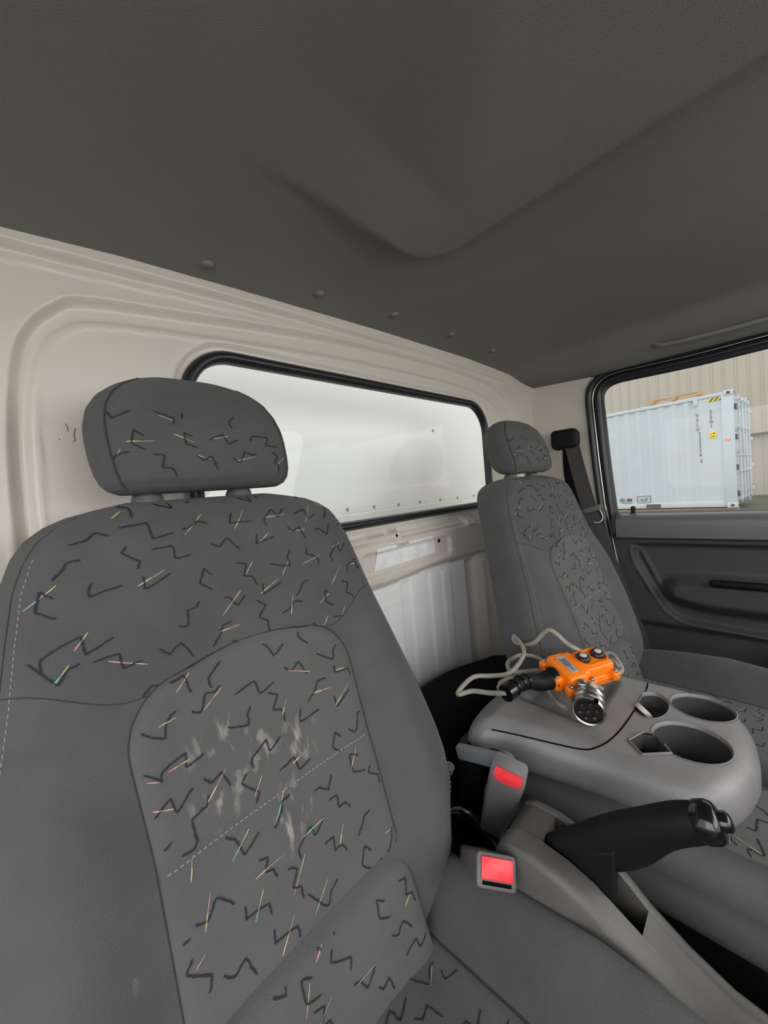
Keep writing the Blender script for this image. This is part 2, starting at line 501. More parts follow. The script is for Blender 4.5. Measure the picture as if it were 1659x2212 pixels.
    st = s.build('label_sticker', M['sticker'], o, smooth=False)
    st['label'] = 'worn white adhesive patch on the rail'
    return o
wall_back = build_back()

# rear window: rubber seal and pane
def window_rear():
    root = empty('window_1', (0.70, YB, 0.09))
    tag(root, 'wide rear cab window in a black rubber seal', None, kind='structure')
    root.location = (0, 0, 0)
    mb = MB()
    k = len(WIN_IN)
    path = []
    cx, cz = 0.705, 0.093
    mids = [((a[0] + b[0]) / 2, (a[1] + b[1]) / 2) for a, b in zip(WIN_IN, WIN_OUT)]
    for i in range(k):
        a, b = mids[i - 1], mids[(i + 1) % k]
        t = Vector((b[0] - a[0], 0, b[1] - a[1])).normalized()
        o = Vector((t.z, 0, -t.x))
        if o.dot(Vector((mids[i][0] - cx, 0, mids[i][1] - cz))) < 0: o = -o
        path.append((Vector((mids[i][0], YB, mids[i][1])), o, Vector((0, -1, 0))))
    prof = [(-0.009, -0.012), (-0.009, 0.002), (-0.005, 0.008), (0.001, 0.010), (0.007, 0.007), (0.011, 0.001), (0.011, -0.012)]
    ring(mb, path, prof)
    mb.build('window_seal', M['rubber'], root, angle=70)
    g = MB()
    n = len(WIN_MID)
    g.add([(x, YB + 0.003, z) for x, z in WIN_MID], [tuple(range(n))])
    g.build('window_pane', M['window_glass'], root, smooth=False)
    return root
window_rear()

# ---------------------------------------------------------------- ceiling
def zceil(x, y):
    rear = itp(x, [-0.36, 0.04, 0.16, 0.33, 0.67, 1.07, 1.35, 1.535, 1.6], [0.335, 0.354, 0.364, 0.371, 0.382, 0.388, 0.382, 0.366, 0.362])
    rise = 0.040 * (1 - math.exp(-max(0, 0.65 - y) / 0.16))
    z = rear + rise
    # the right side turns down to the door seal
    t = min(1, max(0, (x - 1.33) / 0.24))
    edge = lerp(0.348, 0.362, min(1, max(0, (y - 0.42) / 0.22)))
    z = lerp(z, min(z, edge), t * t * (3 - 2 * t))
    t2 = min(1, max(0, (-0.18 - x) / 0.16))
    z = lerp(z, 0.34, t2 * t2)
    # shallow pressed panel over the driver
    r = 0.07
    dx, dy = x - (0.590 - r), y - (0.415 - r)
    d = math.hypot(max(dx, 0), max(dy, 0)) + min(max(dx, dy), 0) - r
    fade = float(sstep(0.22, 0.54, x + max(0.0, 0.30 - y) * 1.2))
    wdt = lerp(0.016, 0.036, min(1, max(0, (0.30 - y) / 0.35)))
    z -= 0.021 * float(sstep(wdt / 2, -wdt / 2, d)) * fade
    return z
def build_ceiling():
    xs = np.linspace(-0.36, 1.575, 260); ys = np.linspace(-1.15, 0.655, 240)
    rows = []
    for y in ys:
        rows.append([(float(x), float(y), zceil(float(x), float(y))) for x in xs])
    # edge turned up a little at the back so the sheet shows a thickness
    rows.append([(float(x), 0.656, zceil(float(x), 0.655) + 0.03) for x in xs])
    mb = MB().grid(rows)
    o = mb.build('ceiling', M['headliner'], angle=180)
    tag(o, 'dark grey fabric roof lining with a pressed crease', None, kind='structure')
    for (px, py) in ((447, 562), (690, 638), (853, 691), (975, 735), (1065, 770)):
        q = P(px, py, 'z', 0.385)
        z = zceil(q.x, q.y)
        b = MB()
        rows = []
        for r, dz in ((0.0001, -0.0045), (0.004, -0.0042), (0.0075, -0.003), (0.0095, -0.0005), (0.0095, 0.004)):
            rows.append([(q.x + r * math.cos(a), q.y + r * math.sin(a), z + dz) for a in [2 * math.pi * i / 20 for i in range(20)]])
        b.grid(rows, closed=True)
        b.build('lining_clip', M['headliner'], o)
    return o
build_ceiling()

# ---------------------------------------------------------------- side walls, floor, front
def plate_wall(name, poly, axis, lo, hi, m, label):
    o = MB().prism(poly, axis, lo, hi).build(name, m, smooth=False, bevel=0.004)
    return tag(o, label, None, kind='structure')
# passenger side pillar behind the door (with a slanted front edge following the seal)
plate_wall('wall_right', [(0.655, -0.92), (0.655, 0.40), (0.40, 0.40), (0.42, 0.36), (0.450, 0.31), (0.446, 0.20), (0.436, 0.10), (0.420, 0.0), (0.400, -0.15), (0.372, -0.35), (0.33, -0.60), (0.31, -0.92)],
           'x', 1.562, 1.60, M['paint'], 'cream painted pillar behind the passenger door')
plate_wall('wall_left', [(0.655, -0.92), (0.655, 0.38), (0.50, 0.38), (0.47, -0.92)], 'x', -0.385, -0.345, M['paint'], 'cream painted pillar behind the driver door')
plate_wall('floor', [(-0.36, -1.1), (1.60, -1.1), (1.60, 0.66), (-0.36, 0.66)], 'z', -0.95, -0.90, M['carpet'], 'black cab floor')
plate_wall('wall_front', [(-0.36, -0.92), (1.60, -0.92), (1.60, -0.34), (-0.36, -0.34)], 'y', -1.10, -1.02, M['card'], 'dark bulkhead under the windscreen')

# ---------------------------------------------------------------- passenger door
def build_door():
    root = empty('door_1')
    tag(root, 'grey trimmed passenger door with a large side window', None, kind='structure')
    # door card as a relief in (y, z), x grows outwards
    ys = np.linspace(-1.0, 0.385, 230); zs = np.linspace(-0.88, -0.150, 170)
    Y, Z = np.meshgrid(ys, zs)
    h = 0.020 + 0 * Y
    # rounded sill
    top = -0.152
    h += 0.022 * sstep(-0.250, -0.215, Z)
    h = np.where(Z > -0.185, 0.042 - 0.040 * (1 - np.sqrt(np.clip(1 - ((Z + 0.185) / 0.035) ** 2, 0, 1))), h)
    # sunk fabric field
    f1 = sdf_poly(Y, Z, [(p.x, p.y) for p in spline([(-1.1, -0.262, 0), (-0.3, -0.262, 0), (0.27, -0.262, 0), (0.318, -0.275, 0), (0.325, -0.31, 0), (0.300, -0.37, 0), (0.262, -0.44, 0), (0.22, -0.50, 0), (0.12, -0.525, 0), (-0.3, -0.54, 0), (-1.1, -0.54, 0)], 6)])
    h -= 0.020 * sstep(0.010, -0.012, f1)
    h += 0.004 * sstep(0.007, 0.0, abs(f1 - 0.006))
    # ridge lines of the pull area
    rd = abs((Y - 0.300) - (Z + 0.37) * 0.42)
    h += 0.006 * sstep(0.010, 0.0, rd) * sstep(-0.46, -0.42, Z) * sstep(-0.27, -0.30, Z)
    rd = abs((Y - 0.270) - (Z + 0.37) * 0.42)
    h += 0.006 * sstep(0.010, 0.0, rd) * sstep(-0.46, -0.42, Z) * sstep(-0.27, -0.30, Z)
    # arm rest and the pocket below it
    arm = sdf_poly(Y, Z, [(p.x, p.y) for p in spline([(-1.1, -0.352, 0), (0.0, -0.352, 0), (0.18, -0.355, 0), (0.235, -0.375, 0), (0.255, -0.41, 0), (0.24, -0.455, 0), (0.17, -0.482, 0), (0.0, -0.492, 0), (-1.1, -0.50, 0)], 6)])
    h += 0.045 * sstep(0.004, -0.045, arm)
    h -= 0.018 * sstep(-0.53, -0.56, Z)
    h += 0.035 * np.exp(-((Y + 0.06) / 0.06) ** 2) * np.exp(-((Z + 0.60) / 0.05) ** 2)
    h += 0.03 * sstep(-0.64, -0.70, Z)
    rows = [[(float(XR + 0.025 - h[j, i]), float(Y[j, i]), float(Z[j, i])) for i in range(len(ys))] for j in range(len(zs))]
    # back edge and top edge returns
    mb = MB().grid(rows)
    mb.grid([[r[-1] for r in rows], [(XR + 0.04, r[-1][1] + 0.004, r[-1][2]) for r in rows]])
    mb.grid([rows[-1], [(XR + 0.045, p[1], p[2] + 0.001) for p in rows[-1]]])
    mb.build('door_panel', M['card'], root, angle=180)
    # paler sill strip
    s = MB()
    pr = []
    for k in range(9):
        a = math.radians(90 * k / 8)
        pr.append((XR - 0.022 + 0.026 * (1 - math.cos(math.radians(90) - a)) * 0 + (0.030 * (1 - math.sin(math.radians(90) - a))), -0.190 + 0.036 * math.sin(a)))
    pr = [(XR - 0.022, -0.235), (XR - 0.0235, -0.21)] + [(XR - 0.0235 + 0.030 * (1 - math.cos(math.radians(90 * k / 8))), -0.186 + 0.032 * math.sin(math.radians(90 * k / 8))) for k in range(9)] + [(XR + 0.035, -0.153)]
    rows = [[(x, y, z) for x, z in pr] for y in (-1.0, -0.5, -0.1, 0.1, 0.25, 0.352, 0.370)]
    rows.append([(lerp(x, XR + 0.012, 0.55), 0.380, lerp(z, -0.20, 0.12)) for x, z in pr])
    rows.append([(lerp(x, XR + 0.02, 1), 0.384, lerp(z, -0.20, 0.25)) for x, z in pr])
    s.grid(rows)
    so = s.build('sill_strip', M['card_top'], root, angle=60)
    # slot of the pull handle
    y0 = P(1533, 1262, 'x', XR - 0.03)
    hb = MB().box((XR - 0.034, y0.y - 0.30, y0.z + 0.004), (0.020, 0.60, 0.024), bev=0.009, seg=3)
    hb.build('pull_handle', M['black_matt'], root, angle=60)
    # lock button
    q = P(1368, 1105, 'x', XR + 0.006)
    lb = MB().tube([(q.x, q.y, -0.160), (q.x, q.y, -0.132), (q.x, q.y, -0.1285)], [0.0068, 0.0076, 0.0055], 16)
    lb.build('lock_button', M['black_matt'], root)
    lc = MB().tube([(q.x, q.y, -0.157), (q.x, q.y, -0.1525)], [0.014, 0.012], 20)
    lc.build('lock_collar', M['card_top'], root)
    # window opening: path around the glass
    pts = [(-0.60, 0.325), (-0.30, 0.322), (-0.03, 0.319), (0.135, 0.316), (0.30, 0.3195), (0.345, 0.3195), (0.378, 0.312), (0.398, 0.292), (0.4045, 0.262), (0.402, 0.20), (0.396, 0.07), (0.388, -0.06), (0.381, -0.150), (0.374, -0.24)]
    sp = spline([(XR + 0.02, a, b) for a, b in pts], 6)
    def sweep(off, rad_o, rad_d, depth, m, name, parent):
        b = MB()
        rows = []
        for i, p in enumerate(sp):
            t = (sp[min(i + 1, len(sp) - 1)] - sp[max(i - 1, 0)]).normalized()
            o = Vector((0, -t.z, t.y))
            if o.dot(p - Vector((p.x, 0.0, 0.0))) < 0: o = -o
            rows.append([p + o * (off + rad_o * math.cos(w)) + Vector((-1, 0, 0)) * (depth + rad_d * math.sin(w)) for w in [2 * math.pi * j / 12 for j in range(12)]])
        b.grid(rows, closed=True)
        return b.build(name, m, parent, angle=80)
    sweep(0.009, 0.011, 0.012, 0.006, M['rubber'], 'window_seal', root)
    sweep(0.0235, 0.0035, 0.006, 0.010, M['steel'], 'frame_bead', root)
    sweep(0.036, 0.0125, 0.018, 0.014, M['rubber'], 'door_seal', root)
    sweep(0.020, 0.030, 0.006, -0.010, M['rubber'], 'window_frame', root)
    # lower run of the seals beside the card
    lw = spline([(XR + 0.004, 0.418, -0.14), (XR + 0.002, 0.404, -0.25), (XR, 0.382, -0.40), (XR, 0.35, -0.60), (XR, 0.33, -0.80)], 6)
    MB().tube(lw, 0.016, 10).build('door_seal', M['rubber'], root)
    gl = MB()
    gp = [(y, z) for y, z in pts[:-1]] + [(0.381, -0.16), (-0.60, -0.16)]
    n = len(gp)
    gl.add([(XR + 0.032, y, z) for y, z in gp], [tuple(range(n))])
    gl.build('window_pane', M['window_glass'], root, smooth=False)
    # outer sill rubber below the glass
    MB().box((XR + 0.040, -0.11, -0.156), (0.02, 0.99, 0.012), bev=0.004).build('sill_seal', M['rubber'], root)
    return root
build_door()

# grab handle under the roof lining over the door
def grab():
    root = empty('grab_handle')
    tag(root, 'dark grey moulded grab handle on the roof lining above the passenger window', 'grab handle')
    y1 = P(1425, 742, 'x', 1.46)
    pts = [(1.470, 0.228, 0.392), (1.462, 0.215, 0.376), (1.458, 0.190, 0.367), (1.456, 0.10, 0.362), (1.456, -0.02, 0.361), (1.458, -0.05, 0.366), (1.470, -0.065, 0.392)]
    MB().tube(spline(pts, 8), 0.0085, 12, flat=0.8).build('grip', M['headliner'], root, angle=80)
    for y in (0.222, -0.06):
        MB().box((1.470, y, 0.388), (0.030, 0.042, 0.016), bev=0.007, seg=3).build('end_cap', M['headliner'], root, angle=60)
    return root
grab()

# ================================================================ SEATS
MOTIFS = [[(-2.0, .2), (0, .5), (.1, -.9), (1.7, -.6)], [(-.3, 1), (-.8, 0), (1.5, .15)],
          [(-2.2, -1), (-2, -.1), (.4, .5), (.2, -.9), (2.1, -.4)], [(-1.3, .5), (-.6, -.1), (.4, .6), (1.2, -.9)],
          [(.8, .4), (0, 1), (-.3, -.5), (.9, -1.1)], [(-1.9, -.3), (-1.2, -.8), (-.8, -.6), (-.3, .8), (.8, .5), (1.4, .9)],
          [(-.6, 1.2), (-1, .5), (.8, -.4), (.5, -1.2)], [(-1.7, -.8), (-.7, -.3), (0, .5), (1, .4)],
          [(-1.5, .9), (-.2, -.3), (.5, -.8), (.9, .3), (1.7, .7)], [(-.9, 1.2), (.1, .9), (-.5, -.3), (.4, -.5), (.6, -1.5)],
          [(-1.3, .3), (-.6, .2), (.3, -1), (1.4, .2)]]
def weave(mb, fn, inside, x0, x1, z0, z1, seed, m0=1, dx=0.047, dz=0.029, scale=0.0112):
    """adds the woven squiggles and dashes onto the surface fn(x, z) -> (point, normal)"""
    rnd = random.Random(seed)
    def strip(pts, w, mi, n_sub=3):
        fine = []
        for a, b in zip(pts[:-1], pts[1:]):
            L = max(n_sub, int(math.hypot(b[0] - a[0], b[1] - a[1]) / 0.004))
            for i in range(L): fine.append((lerp(a[0], b[0], i / L), lerp(a[1], b[1], i / L)))
        fine.append(pts[-1])
        if not all(inside(p[0], p[1]) for p in fine): 
            fine = [p for p in fine if inside(p[0], p[1])]
            if len(fine) < 4: return
            # keep the first unbroken run
            run = [fine[0]]
            for p in fine[1:]:
                if math.hypot(p[0] - run[-1][0], p[1] - run[-1][1]) > 0.009: break
                run.append(p)
            fine = run
            if len(fine) < 3: return
        L, R = [], []
        for i, p in enumerate(fine):
            a = fine[max(i - 1, 0)]; b = fine[min(i + 1, len(fine) - 1)]
            tx, tz = b[0] - a[0], b[1] - a[1]; l = math.hypot(tx, tz) or 1
            ww = w * (0.75 + 0.5 * rnd.random()) * (0.6 if i in (0, len(fine) - 1) else 1)
            ox, oz = -tz / l * ww / 2, tx / l * ww / 2
            for lst, sg in ((L, 1), (R, -1)):
                q, nrm = fn(p[0] + ox * sg, p[1] + oz * sg)
                lst.append(q + nrm * 0.0007)
        mb.grid([L, R], mi)
    z = z1; r = 0
    while z > z0:
        x = x0 + (dx * 0.5 if r % 2 else 0)
        c = 0
        while x < x1:
            cx = x + rnd.uniform(-.14, .14) * dx; cz = z + rnd.uniform(-.16, .16) * dz
            mt = MOTIFS[rnd.randrange(len(MOTIFS))]
            sc = scale * rnd.uniform(0.75, 1.1); an = rnd.uniform(-0.35, 0.45)
            ca, sa = math.cos(an) * sc, math.sin(an) * sc
            if rnd.random() < 0.96:
                base = [(cx + a * ca - b * sa, cz + a * sa + b * ca) for a, b in mt]
                sp = []
                for a_, b_, c_ in zip(base, base[1:], base[2:] + [None]):
                    sp += [(lerp(a_[0], b_[0], k_ / 4), lerp(a_[1], b_[1], k_ / 4)) for k_ in range(1 if sp else 0, 4)]
                    if c_: sp.append((lerp(b_[0], (a_[0] + c_[0]) / 2, 0.05), lerp(b_[1], (a_[1] + c_[1]) / 2, 0.05)))
                    else: sp.append(b_)
                sp = [Vector((p[0], p[1], 0)) for p in sp]
                sp = [(lerp(p.x, q[0], .0), p.y) for p, q in zip(sp, [(0, 0)] * len(sp))]
                sp = [(p[0] + rnd.uniform(-.0005, .0005), p[1] + rnd.uniform(-.0005, .0005)) for p in sp]
                strip(sp, 0.0016, m0)
            if rnd.random() < 0.66:
                da = rnd.choice([0.0, 0.1, 0.5, 0.7, 0.9, 1.1, -0.4, 0.45, 0.8]) + rnd.uniform(-.12, .12)
                L = rnd.uniform(0.016, 0.032); ox, oz = cx + rnd.uniform(-.5, .9) * sc, cz + rnd.uniform(-.6, .6) * sc
                e0 = (ox - math.cos(da) * L / 2, oz - math.sin(da) * L / 2); e1 = (ox + math.cos(da) * L / 2, oz + math.sin(da) * L / 2)
                md = (lerp(e0[0], e1[0], .5), lerp(e0[1], e1[1], .5))
                k = rnd.randrange(4)
                ca_, cb_ = [(m0 + 1, m0 + 2), (m0 + 3, m0 + 1), (m0 + 1, m0 + 2), (m0 + 2, m0 + 1)][k]
                strip([e0, md], 0.0012, ca_); strip([md, e1], 0.0009, cb_)
            x += dx
        z -= dz * rnd.uniform(0.9, 1.1); r += 1
THREADS = [M['thread_dark'], M['thread_yellow'], M['thread_pink'], M['thread_teal']]

ZT = 0.014            # top of the backrest
def hw(z):            # half width of the backrest
    return itp(z, [-0.60, -0.54, -0.50, -0.47, -0.44, -0.40, -0.36, -0.30, -0.22, -0.15, -0.10, -0.06, -0.035, -0.018, -0.006, 0.002, 0.008, ZT],
               [0.10, 0.135, 0.195, 0.240, 0.262, 0.268, 0.264, 0.252, 0.232, 0.215, 0.205, 0.196, 0.186, 0.174, 0.158, 0.140, 0.115, 0.085])
def mid(z): return 0.28 * z + 0.04 * max(0, -0.45 - z)
def topf(z, r=0.040):
    if z <= ZT - r: return 1.0
    return math.sqrt(max(0.0, 1 - ((z - (ZT - r)) / r) ** 2))
def yfront(x, z):
    w = hw(z)
    u = min(1.0, abs(x) / w)
    n = 3.2
    D = (0.062 + 0.012 * float(sstep(-0.1, -0.35, z))) * topf(z)
    y = mid(z) - D * (1 - u ** n) ** (1 / n)
    b = float(sstep(-0.13, -0.24, z))
    ax = abs(x + 0.008)
    y -= 0.020 * b * math.exp(-((ax - 0.185) / 0.042) ** 2) * (1 - u ** 6)
    y += 0.010 * b * math.exp(-((x + 0.008) / 0.12) ** 4)
    return y
def surf_back(x, z):
    e = 0.002
    q = Vector((x, yfront(x, z), z))
    a = Vector((e, yfront(x + e, z) - q.y, 0)); b = Vector((0, yfront(x, z + e) - q.y, e))
    n = b.cross(a); n.normalize()
    if n.y > 0: n = -n
    return q, n
IC, IW = -0.009, 0.118      # centre and half width of the middle insert
def ins_w(z):
    zt, r = -0.156, 0.055
    w = IW + 0.004 * float(sstep(-0.3, -0.2, z))
    if z > zt - r:
        t = (z - (zt - r)) / r
        w = w - r * (1 - math.sqrt(max(0, 1 - t * t)))
    if z < -0.41: w += (-0.41 - z) * 0.09 - 0.008 * float(sstep(-0.41, -0.43, z)) * float(sstep(-0.45, -0.43, z))
    return w
def ins_puff(x, z):
    w = ins_w(z)
    zt = -0.156 + 0.010 * (1 - ((x - IC) / IW) ** 2)
    d = max(0.0, min(w - abs(x - IC), (zt - z)))
    p = 0.0085 * math.sqrt(max(0, 1 - (1 - min(1, d / 0.020)) ** 2)) - 0.001
    p -= 0.0030 * math.exp(-((z + 0.298 - 0.02 * (x - IC)) / 0.004) ** 2)
    p -= 0.012 * math.exp(-((z + 0.428) / 0.007) ** 2)
    p += 0.004 * float(sstep(-0.43, -0.47, z))
    return p
def surf_ins(x, z):
    zc = max(z, -0.45)
    q, n = surf_back(x, zc)
    q = Vector((q.x, q.y + 0.20 * (z - zc), z))
    return q + Vector((0, -1, 0)) * ins_puff(x, z), n

def build_seat():
    root = empty('driver_seat')
    # ---- backrest
    zs = list(np.linspace(-0.60, -0.05, 56)) + list(np.linspace(-0.045, ZT - 0.004, 22)) + [ZT - 0.002, ZT - 0.0006, ZT]
    us = [math.sin(a) for a in np.linspace(-math.pi / 2, math.pi / 2, 70)]
    rows = []
    for z in zs:
        z = float(z)
        w = hw(z)
        r = [(u * w, yfront(u * w, z), z) for u in us]
        D = 0.062 * topf(z)
        r += [(u * w, mid(z) + D * (1 - abs(u) ** 6) ** (1 / 6), z) for u in [math.sin(a) for a in np.linspace(math.pi / 2, -math.pi / 2, 34)][1:-1]]
        rows.append(r)
    mb = MB().grid(rows, 0, closed=True)
    k = len(rows[0])
    mb.f.append(tuple((len(rows) - 1) * k + i for i in range(k))); mb.m.append(0)
    def inside(x, z):
        if z > ZT - 0.004 or abs(x) > hw(z) * 0.915: return False
        lim = -0.138 - 0.028 * float(sstep(0.19, 0.11, abs(x + 0.009)))
        if z < lim: return False
        if abs(x - IC) < ins_w(z) and z < -0.150: return False
        return True
    weave(mb, surf_back, inside, -0.20, 0.21, -0.17, 0.012, 7)
    back = mb.build('backrest', [M['bolster']] + THREADS, root, angle=180)
    # ---- insert
    zz = list(np.linspace(-0.555, -0.44, 16)) + list(np.linspace(-0.438, -0.418, 9)) + list(np.linspace(-0.414, -0.22, 56)) + list(np.linspace(-0.217, -0.1562, 26))
    rows = []
    for z in zz:
        z = float(z)
        w = ins_w(z)
        rows.append([tuple(surf_ins(IC + math.sin(a) * w, z + (0.010 * (1 - math.sin(a) ** 2)) * float(sstep(-0.24, -0.1562, z)))[0]) for a in np.linspace(-math.pi / 2, math.pi / 2, 60)])
    mb = MB().grid(rows)
    def inside2(x, z):
        return abs(x - IC) < ins_w(z) - 0.006 and z < -0.156 and z > -0.54 and abs(z + 0.428) > 0.008
    weave(mb, surf_ins, inside2, -0.135, 0.12, -0.54, -0.160, 11)
    mb.build('backrest_insert', [M['fabric_dusty']] + THREADS, root, angle=180)
    # stitched seam across the insert
    st = MB()
    n = 46
    for i in range(n):
        x0 = IC - 0.112 + 0.224 * i / n; x1 = x0 + 0.224 / n * 0.62
        st.tube([surf_ins(x0, -0.2975 + 0.012 * (x0 - IC))[0] + Vector((0, -0.0006, 0)), surf_ins(x1, -0.2975 + 0.012 * (x1 - IC))[0] + Vector((0, -0.0006, 0))], 0.0006, 5)
    st.build('cross_stitching', M['stitch'], root)
    # edge seams: piping line round the front edge and bolster joins
    for sg in (-1, 1):
        pts = []
        for z in np.linspace(-0.50, ZT - 0.012, 50):
            z = float(z); x = sg * hw(z) * 0.955
            pts.append(Vector((x, yfront(x, z) - 0.0002, z)))
        MB().tube(pts, 0.0005, 6).build('edge_seam', M['seam'], root)
        pts = []
        for t in np.linspace(0, 1, 16):
            x = lerp(sg * hw(-0.138) * 0.95, IC + sg * 0.080, float(t)); z = -0.138 - 0.028 * float(sstep(0.19, 0.11, abs(x + 0.009)))
            q, nn = surf_back(x, z); pts.append(q + nn * 0.0001)
        MB().tube(pts, 0.0005, 6).build('bolster_seam', M['seam'], root)
    pts = [float(z) for z in list(np.linspace(-0.42, -0.20, 24)) + list(np.linspace(-0.196, -0.1565, 14))]
    loop = [(IC - ins_w(z) - 0.0006, z) for z in pts] + [(IC + math.sin(a) * ins_w(-0.1562), -0.1562 + 0.010 * (1 - math.sin(a) ** 2)) for a in np.linspace(-1.3, 1.3, 16)] + [(IC + ins_w(z) + 0.0006, z) for z in reversed(pts)]
    MB().tube([surf_back(x, z)[0] + Vector((0, 0.0004, 0)) for x, z in loop], 0.0009, 6).build('insert_seam', M['seam'], root)
    for sg in (-1, 1):
        es = MB()
        zc = list(np.linspace(-0.48, -0.03, 90))
        for i in range(0, len(zc) - 1, 1):
            z0, z1 = float(zc[i]), float(zc[i]) + (float(zc[i + 1]) - float(zc[i])) * 0.55
            q0, n0 = surf_back(sg * hw(z0) * 0.925, z0); q1, n1 = surf_back(sg * hw(z1) * 0.925, z1)
            es.tube([q0 + n0 * 0.0003, q1 + n1 * 0.0003], 0.00045, 5)
        es.build('edge_stitching', M['stitch'], root)
    # ---- headrest
    hz0, hh = 0.0225, 0.150
    def hhw(t): return 0.985 * itp(t, [0, .03, .08, .16, .28, .42, .55, .68, .78, .87, .94, .98, 1.0], [.098, .108, .114, .118, .1205, .1215, .1205, .115, .105, .088, .066, .044, .022])
    def hfront(x, t):
        w = hhw(t); u = min(1, abs(x) / w)
        D = 0.050 * itp(t, [0, .03, .1, .2, .5, .8, .92, .98, 1], [.35, .62, .86, .97, 1, .86, .62, .34, .06])
        return -D * (1 - u ** 2.9) ** (1 / 2.9)
    def hsurf(x, t):
        z = hz0 + hh * t
        return Vector((x + 0.006, 0.27 * (z - 0.1) + 0.020 + hfront(x, t), z)), Vector((0, -1, 0))
    rows = []
    ts = list(np.linspace(0, .1, 7)) + list(np.linspace(.13, .85, 26)) + list(np.linspace(.88, 1, 10))
    for t in ts:
        t = float(t); w = hhw(t); z = hz0 + hh * t
        r = [tuple(hsurf(u * w, t)[0]) for u in [math.sin(a) for a in np.linspace(-math.pi / 2, math.pi / 2, 44)]]
        D = 0.054 * itp(t, [0, .03, .1, .2, .5, .8, .92, .98, 1], [.45, .7, .9, 1, 1, .8, .55, .3, .06])
        r += [(u * w + 0.006, 0.27 * (z - 0.1) + 0.020 + D * (1 - abs(u) ** 3) ** (1 / 3), z) for u in [math.sin(a) for a in np.linspace(math.pi / 2, -math.pi / 2, 26)][1:-1]]
        rows.append(r)
    hb = MB().grid(rows, 0, closed=True)
    k = len(rows[0])
    hb.f.append(tuple((len(rows) - 1) * k + i for i in range(k))); hb.m.append(0)
    hb.f.append(tuple(range(k))); hb.m.append(0)
    def fn(x, z): 
        t = (z - hz0) / hh
        return hsurf(x, t)
    weave(hb, fn, lambda x, z: 0.06 < (z - hz0) / hh < 0.62 and abs(x) < hhw((z - hz0) / hh) * 0.88, -0.10, 0.12, hz0 + 0.01, hz0 + hh * 0.62, 5, dz=0.028)
    head = hb.build('headrest', [M['bolster']] + THREADS, root, angle=180)
    for sg in (-1, 1):
        sb = MB()
        sb.tube([hsurf(sg * hhw(t) * 0.88, t)[0] + Vector((0, -0.0002, 0)) for t in [float(v) for v in np.linspace(0.03, 0.93, 30)]], 0.0010, 6)
        sb.build('headrest_seam', M['seam'], head)
    for sx in (-0.062, 0.050):
        MB().tube([(sx, 0.008, -0.02), (sx, 0.014, 0.05)], 0.0055, 14).build('headrest_post', M['steel'], root)
        MB().tube([(sx, 0.008, 0.005), (sx, 0.009, 0.017), (sx, 0.010, 0.0215), (sx, 0.0105, 0.024)], [0.017, 0.017, 0.015, 0.010], 20).build('post_collar', M['plastic_dark'], root)
    # ---- cushion, local y measured from the seat origin (0 at the backrest top)
    def ctop(x, y):
        HWc = 0.246
        u = min(1, abs(x) / HWc)
        z = -0.548 + 0.0
        cr = itp(y, [-0.75, -0.66, -0.60, -0.45, -0.38, -0.30, -0.25, -0.20, -0.16, -0.10], [-0.07, -0.02, 0.060, 0.094, 0.100, 0.094, 0.087, 0.078, 0.068, 0.055])
        z += cr * math.exp(-((abs(x) - 0.182) / 0.042) ** 2)
        z -= 0.10 * (1 - (1 - u ** 3.4) ** (1 / 3.4))
        z += itp(y, [-0.75, -0.70, -0.64, -0.10], [-0.09, -0.02, 0.0, 0.0])
        return z
    rows = []
    for y in np.linspace(-0.75, -0.095, 70):
        y = float(y)
        r = [(-0.246, y, -0.74)] + [(u * 0.246, y, ctop(u * 0.246, y)) for u in [math.sin(a) for a in np.linspace(-math.pi / 2, math.pi / 2, 70)]] + [(0.246, y, -0.74)]
        rows.append(r)
    cb = MB().grid(rows)
    cb.grid([rows[0], [(p[0] * .97, p[1] + 0.01, -0.74) for p in rows[0]]])
    cb.build('cushion', M['bolster'], root, angle=180)
    CW = 0.126
    def csurf(x, y):
        d = max(0, min(CW - abs(x - 0.0), y + 0.72))
        p = 0.010 * math.sqrt(max(0, 1 - (1 - min(1, d / 0.018)) ** 2)) - 0.002
        p -= 0.006 * math.exp(-((y + 0.36) / 0.004) ** 2)
        return Vector((x, y, ctop(x, y) + p + 0.006 * math.exp(-(x / 0.09) ** 4))), Vector((0, 0, 1))
    rows = [[tuple(csurf(math.sin(a) * CW, float(y))[0]) for a in np.linspace(-math.pi / 2, math.pi / 2, 50)] for y in np.linspace(-0.715, -0.135, 80)]
    ib = MB().grid(rows)
    weave(ib, csurf, lambda x, y: abs(x) < CW - 0.008 and -0.70 < y < -0.14, -0.12, 0.13, -0.70, -0.14, 21)
    ib.build('cushion_insert', [M['fabric']] + THREADS, root, angle=180)
    for sg in (-1, 1):
        ss = MB()
        ss.tube([Vector((sg * (CW + 0.0006), y, ctop(sg * CW, y) + 0.0005)) for y in [float(v) for v in np.linspace(-0.70, -0.14, 40)]], 0.0013, 6)
        ss.build('cushion_seam', M['seam'], root)
    MB().box((0, -0.40, -0.80), (0.40, 0.50, 0.16), bev=0.02).build('seat_base', M['black_matt'], root)
    return root

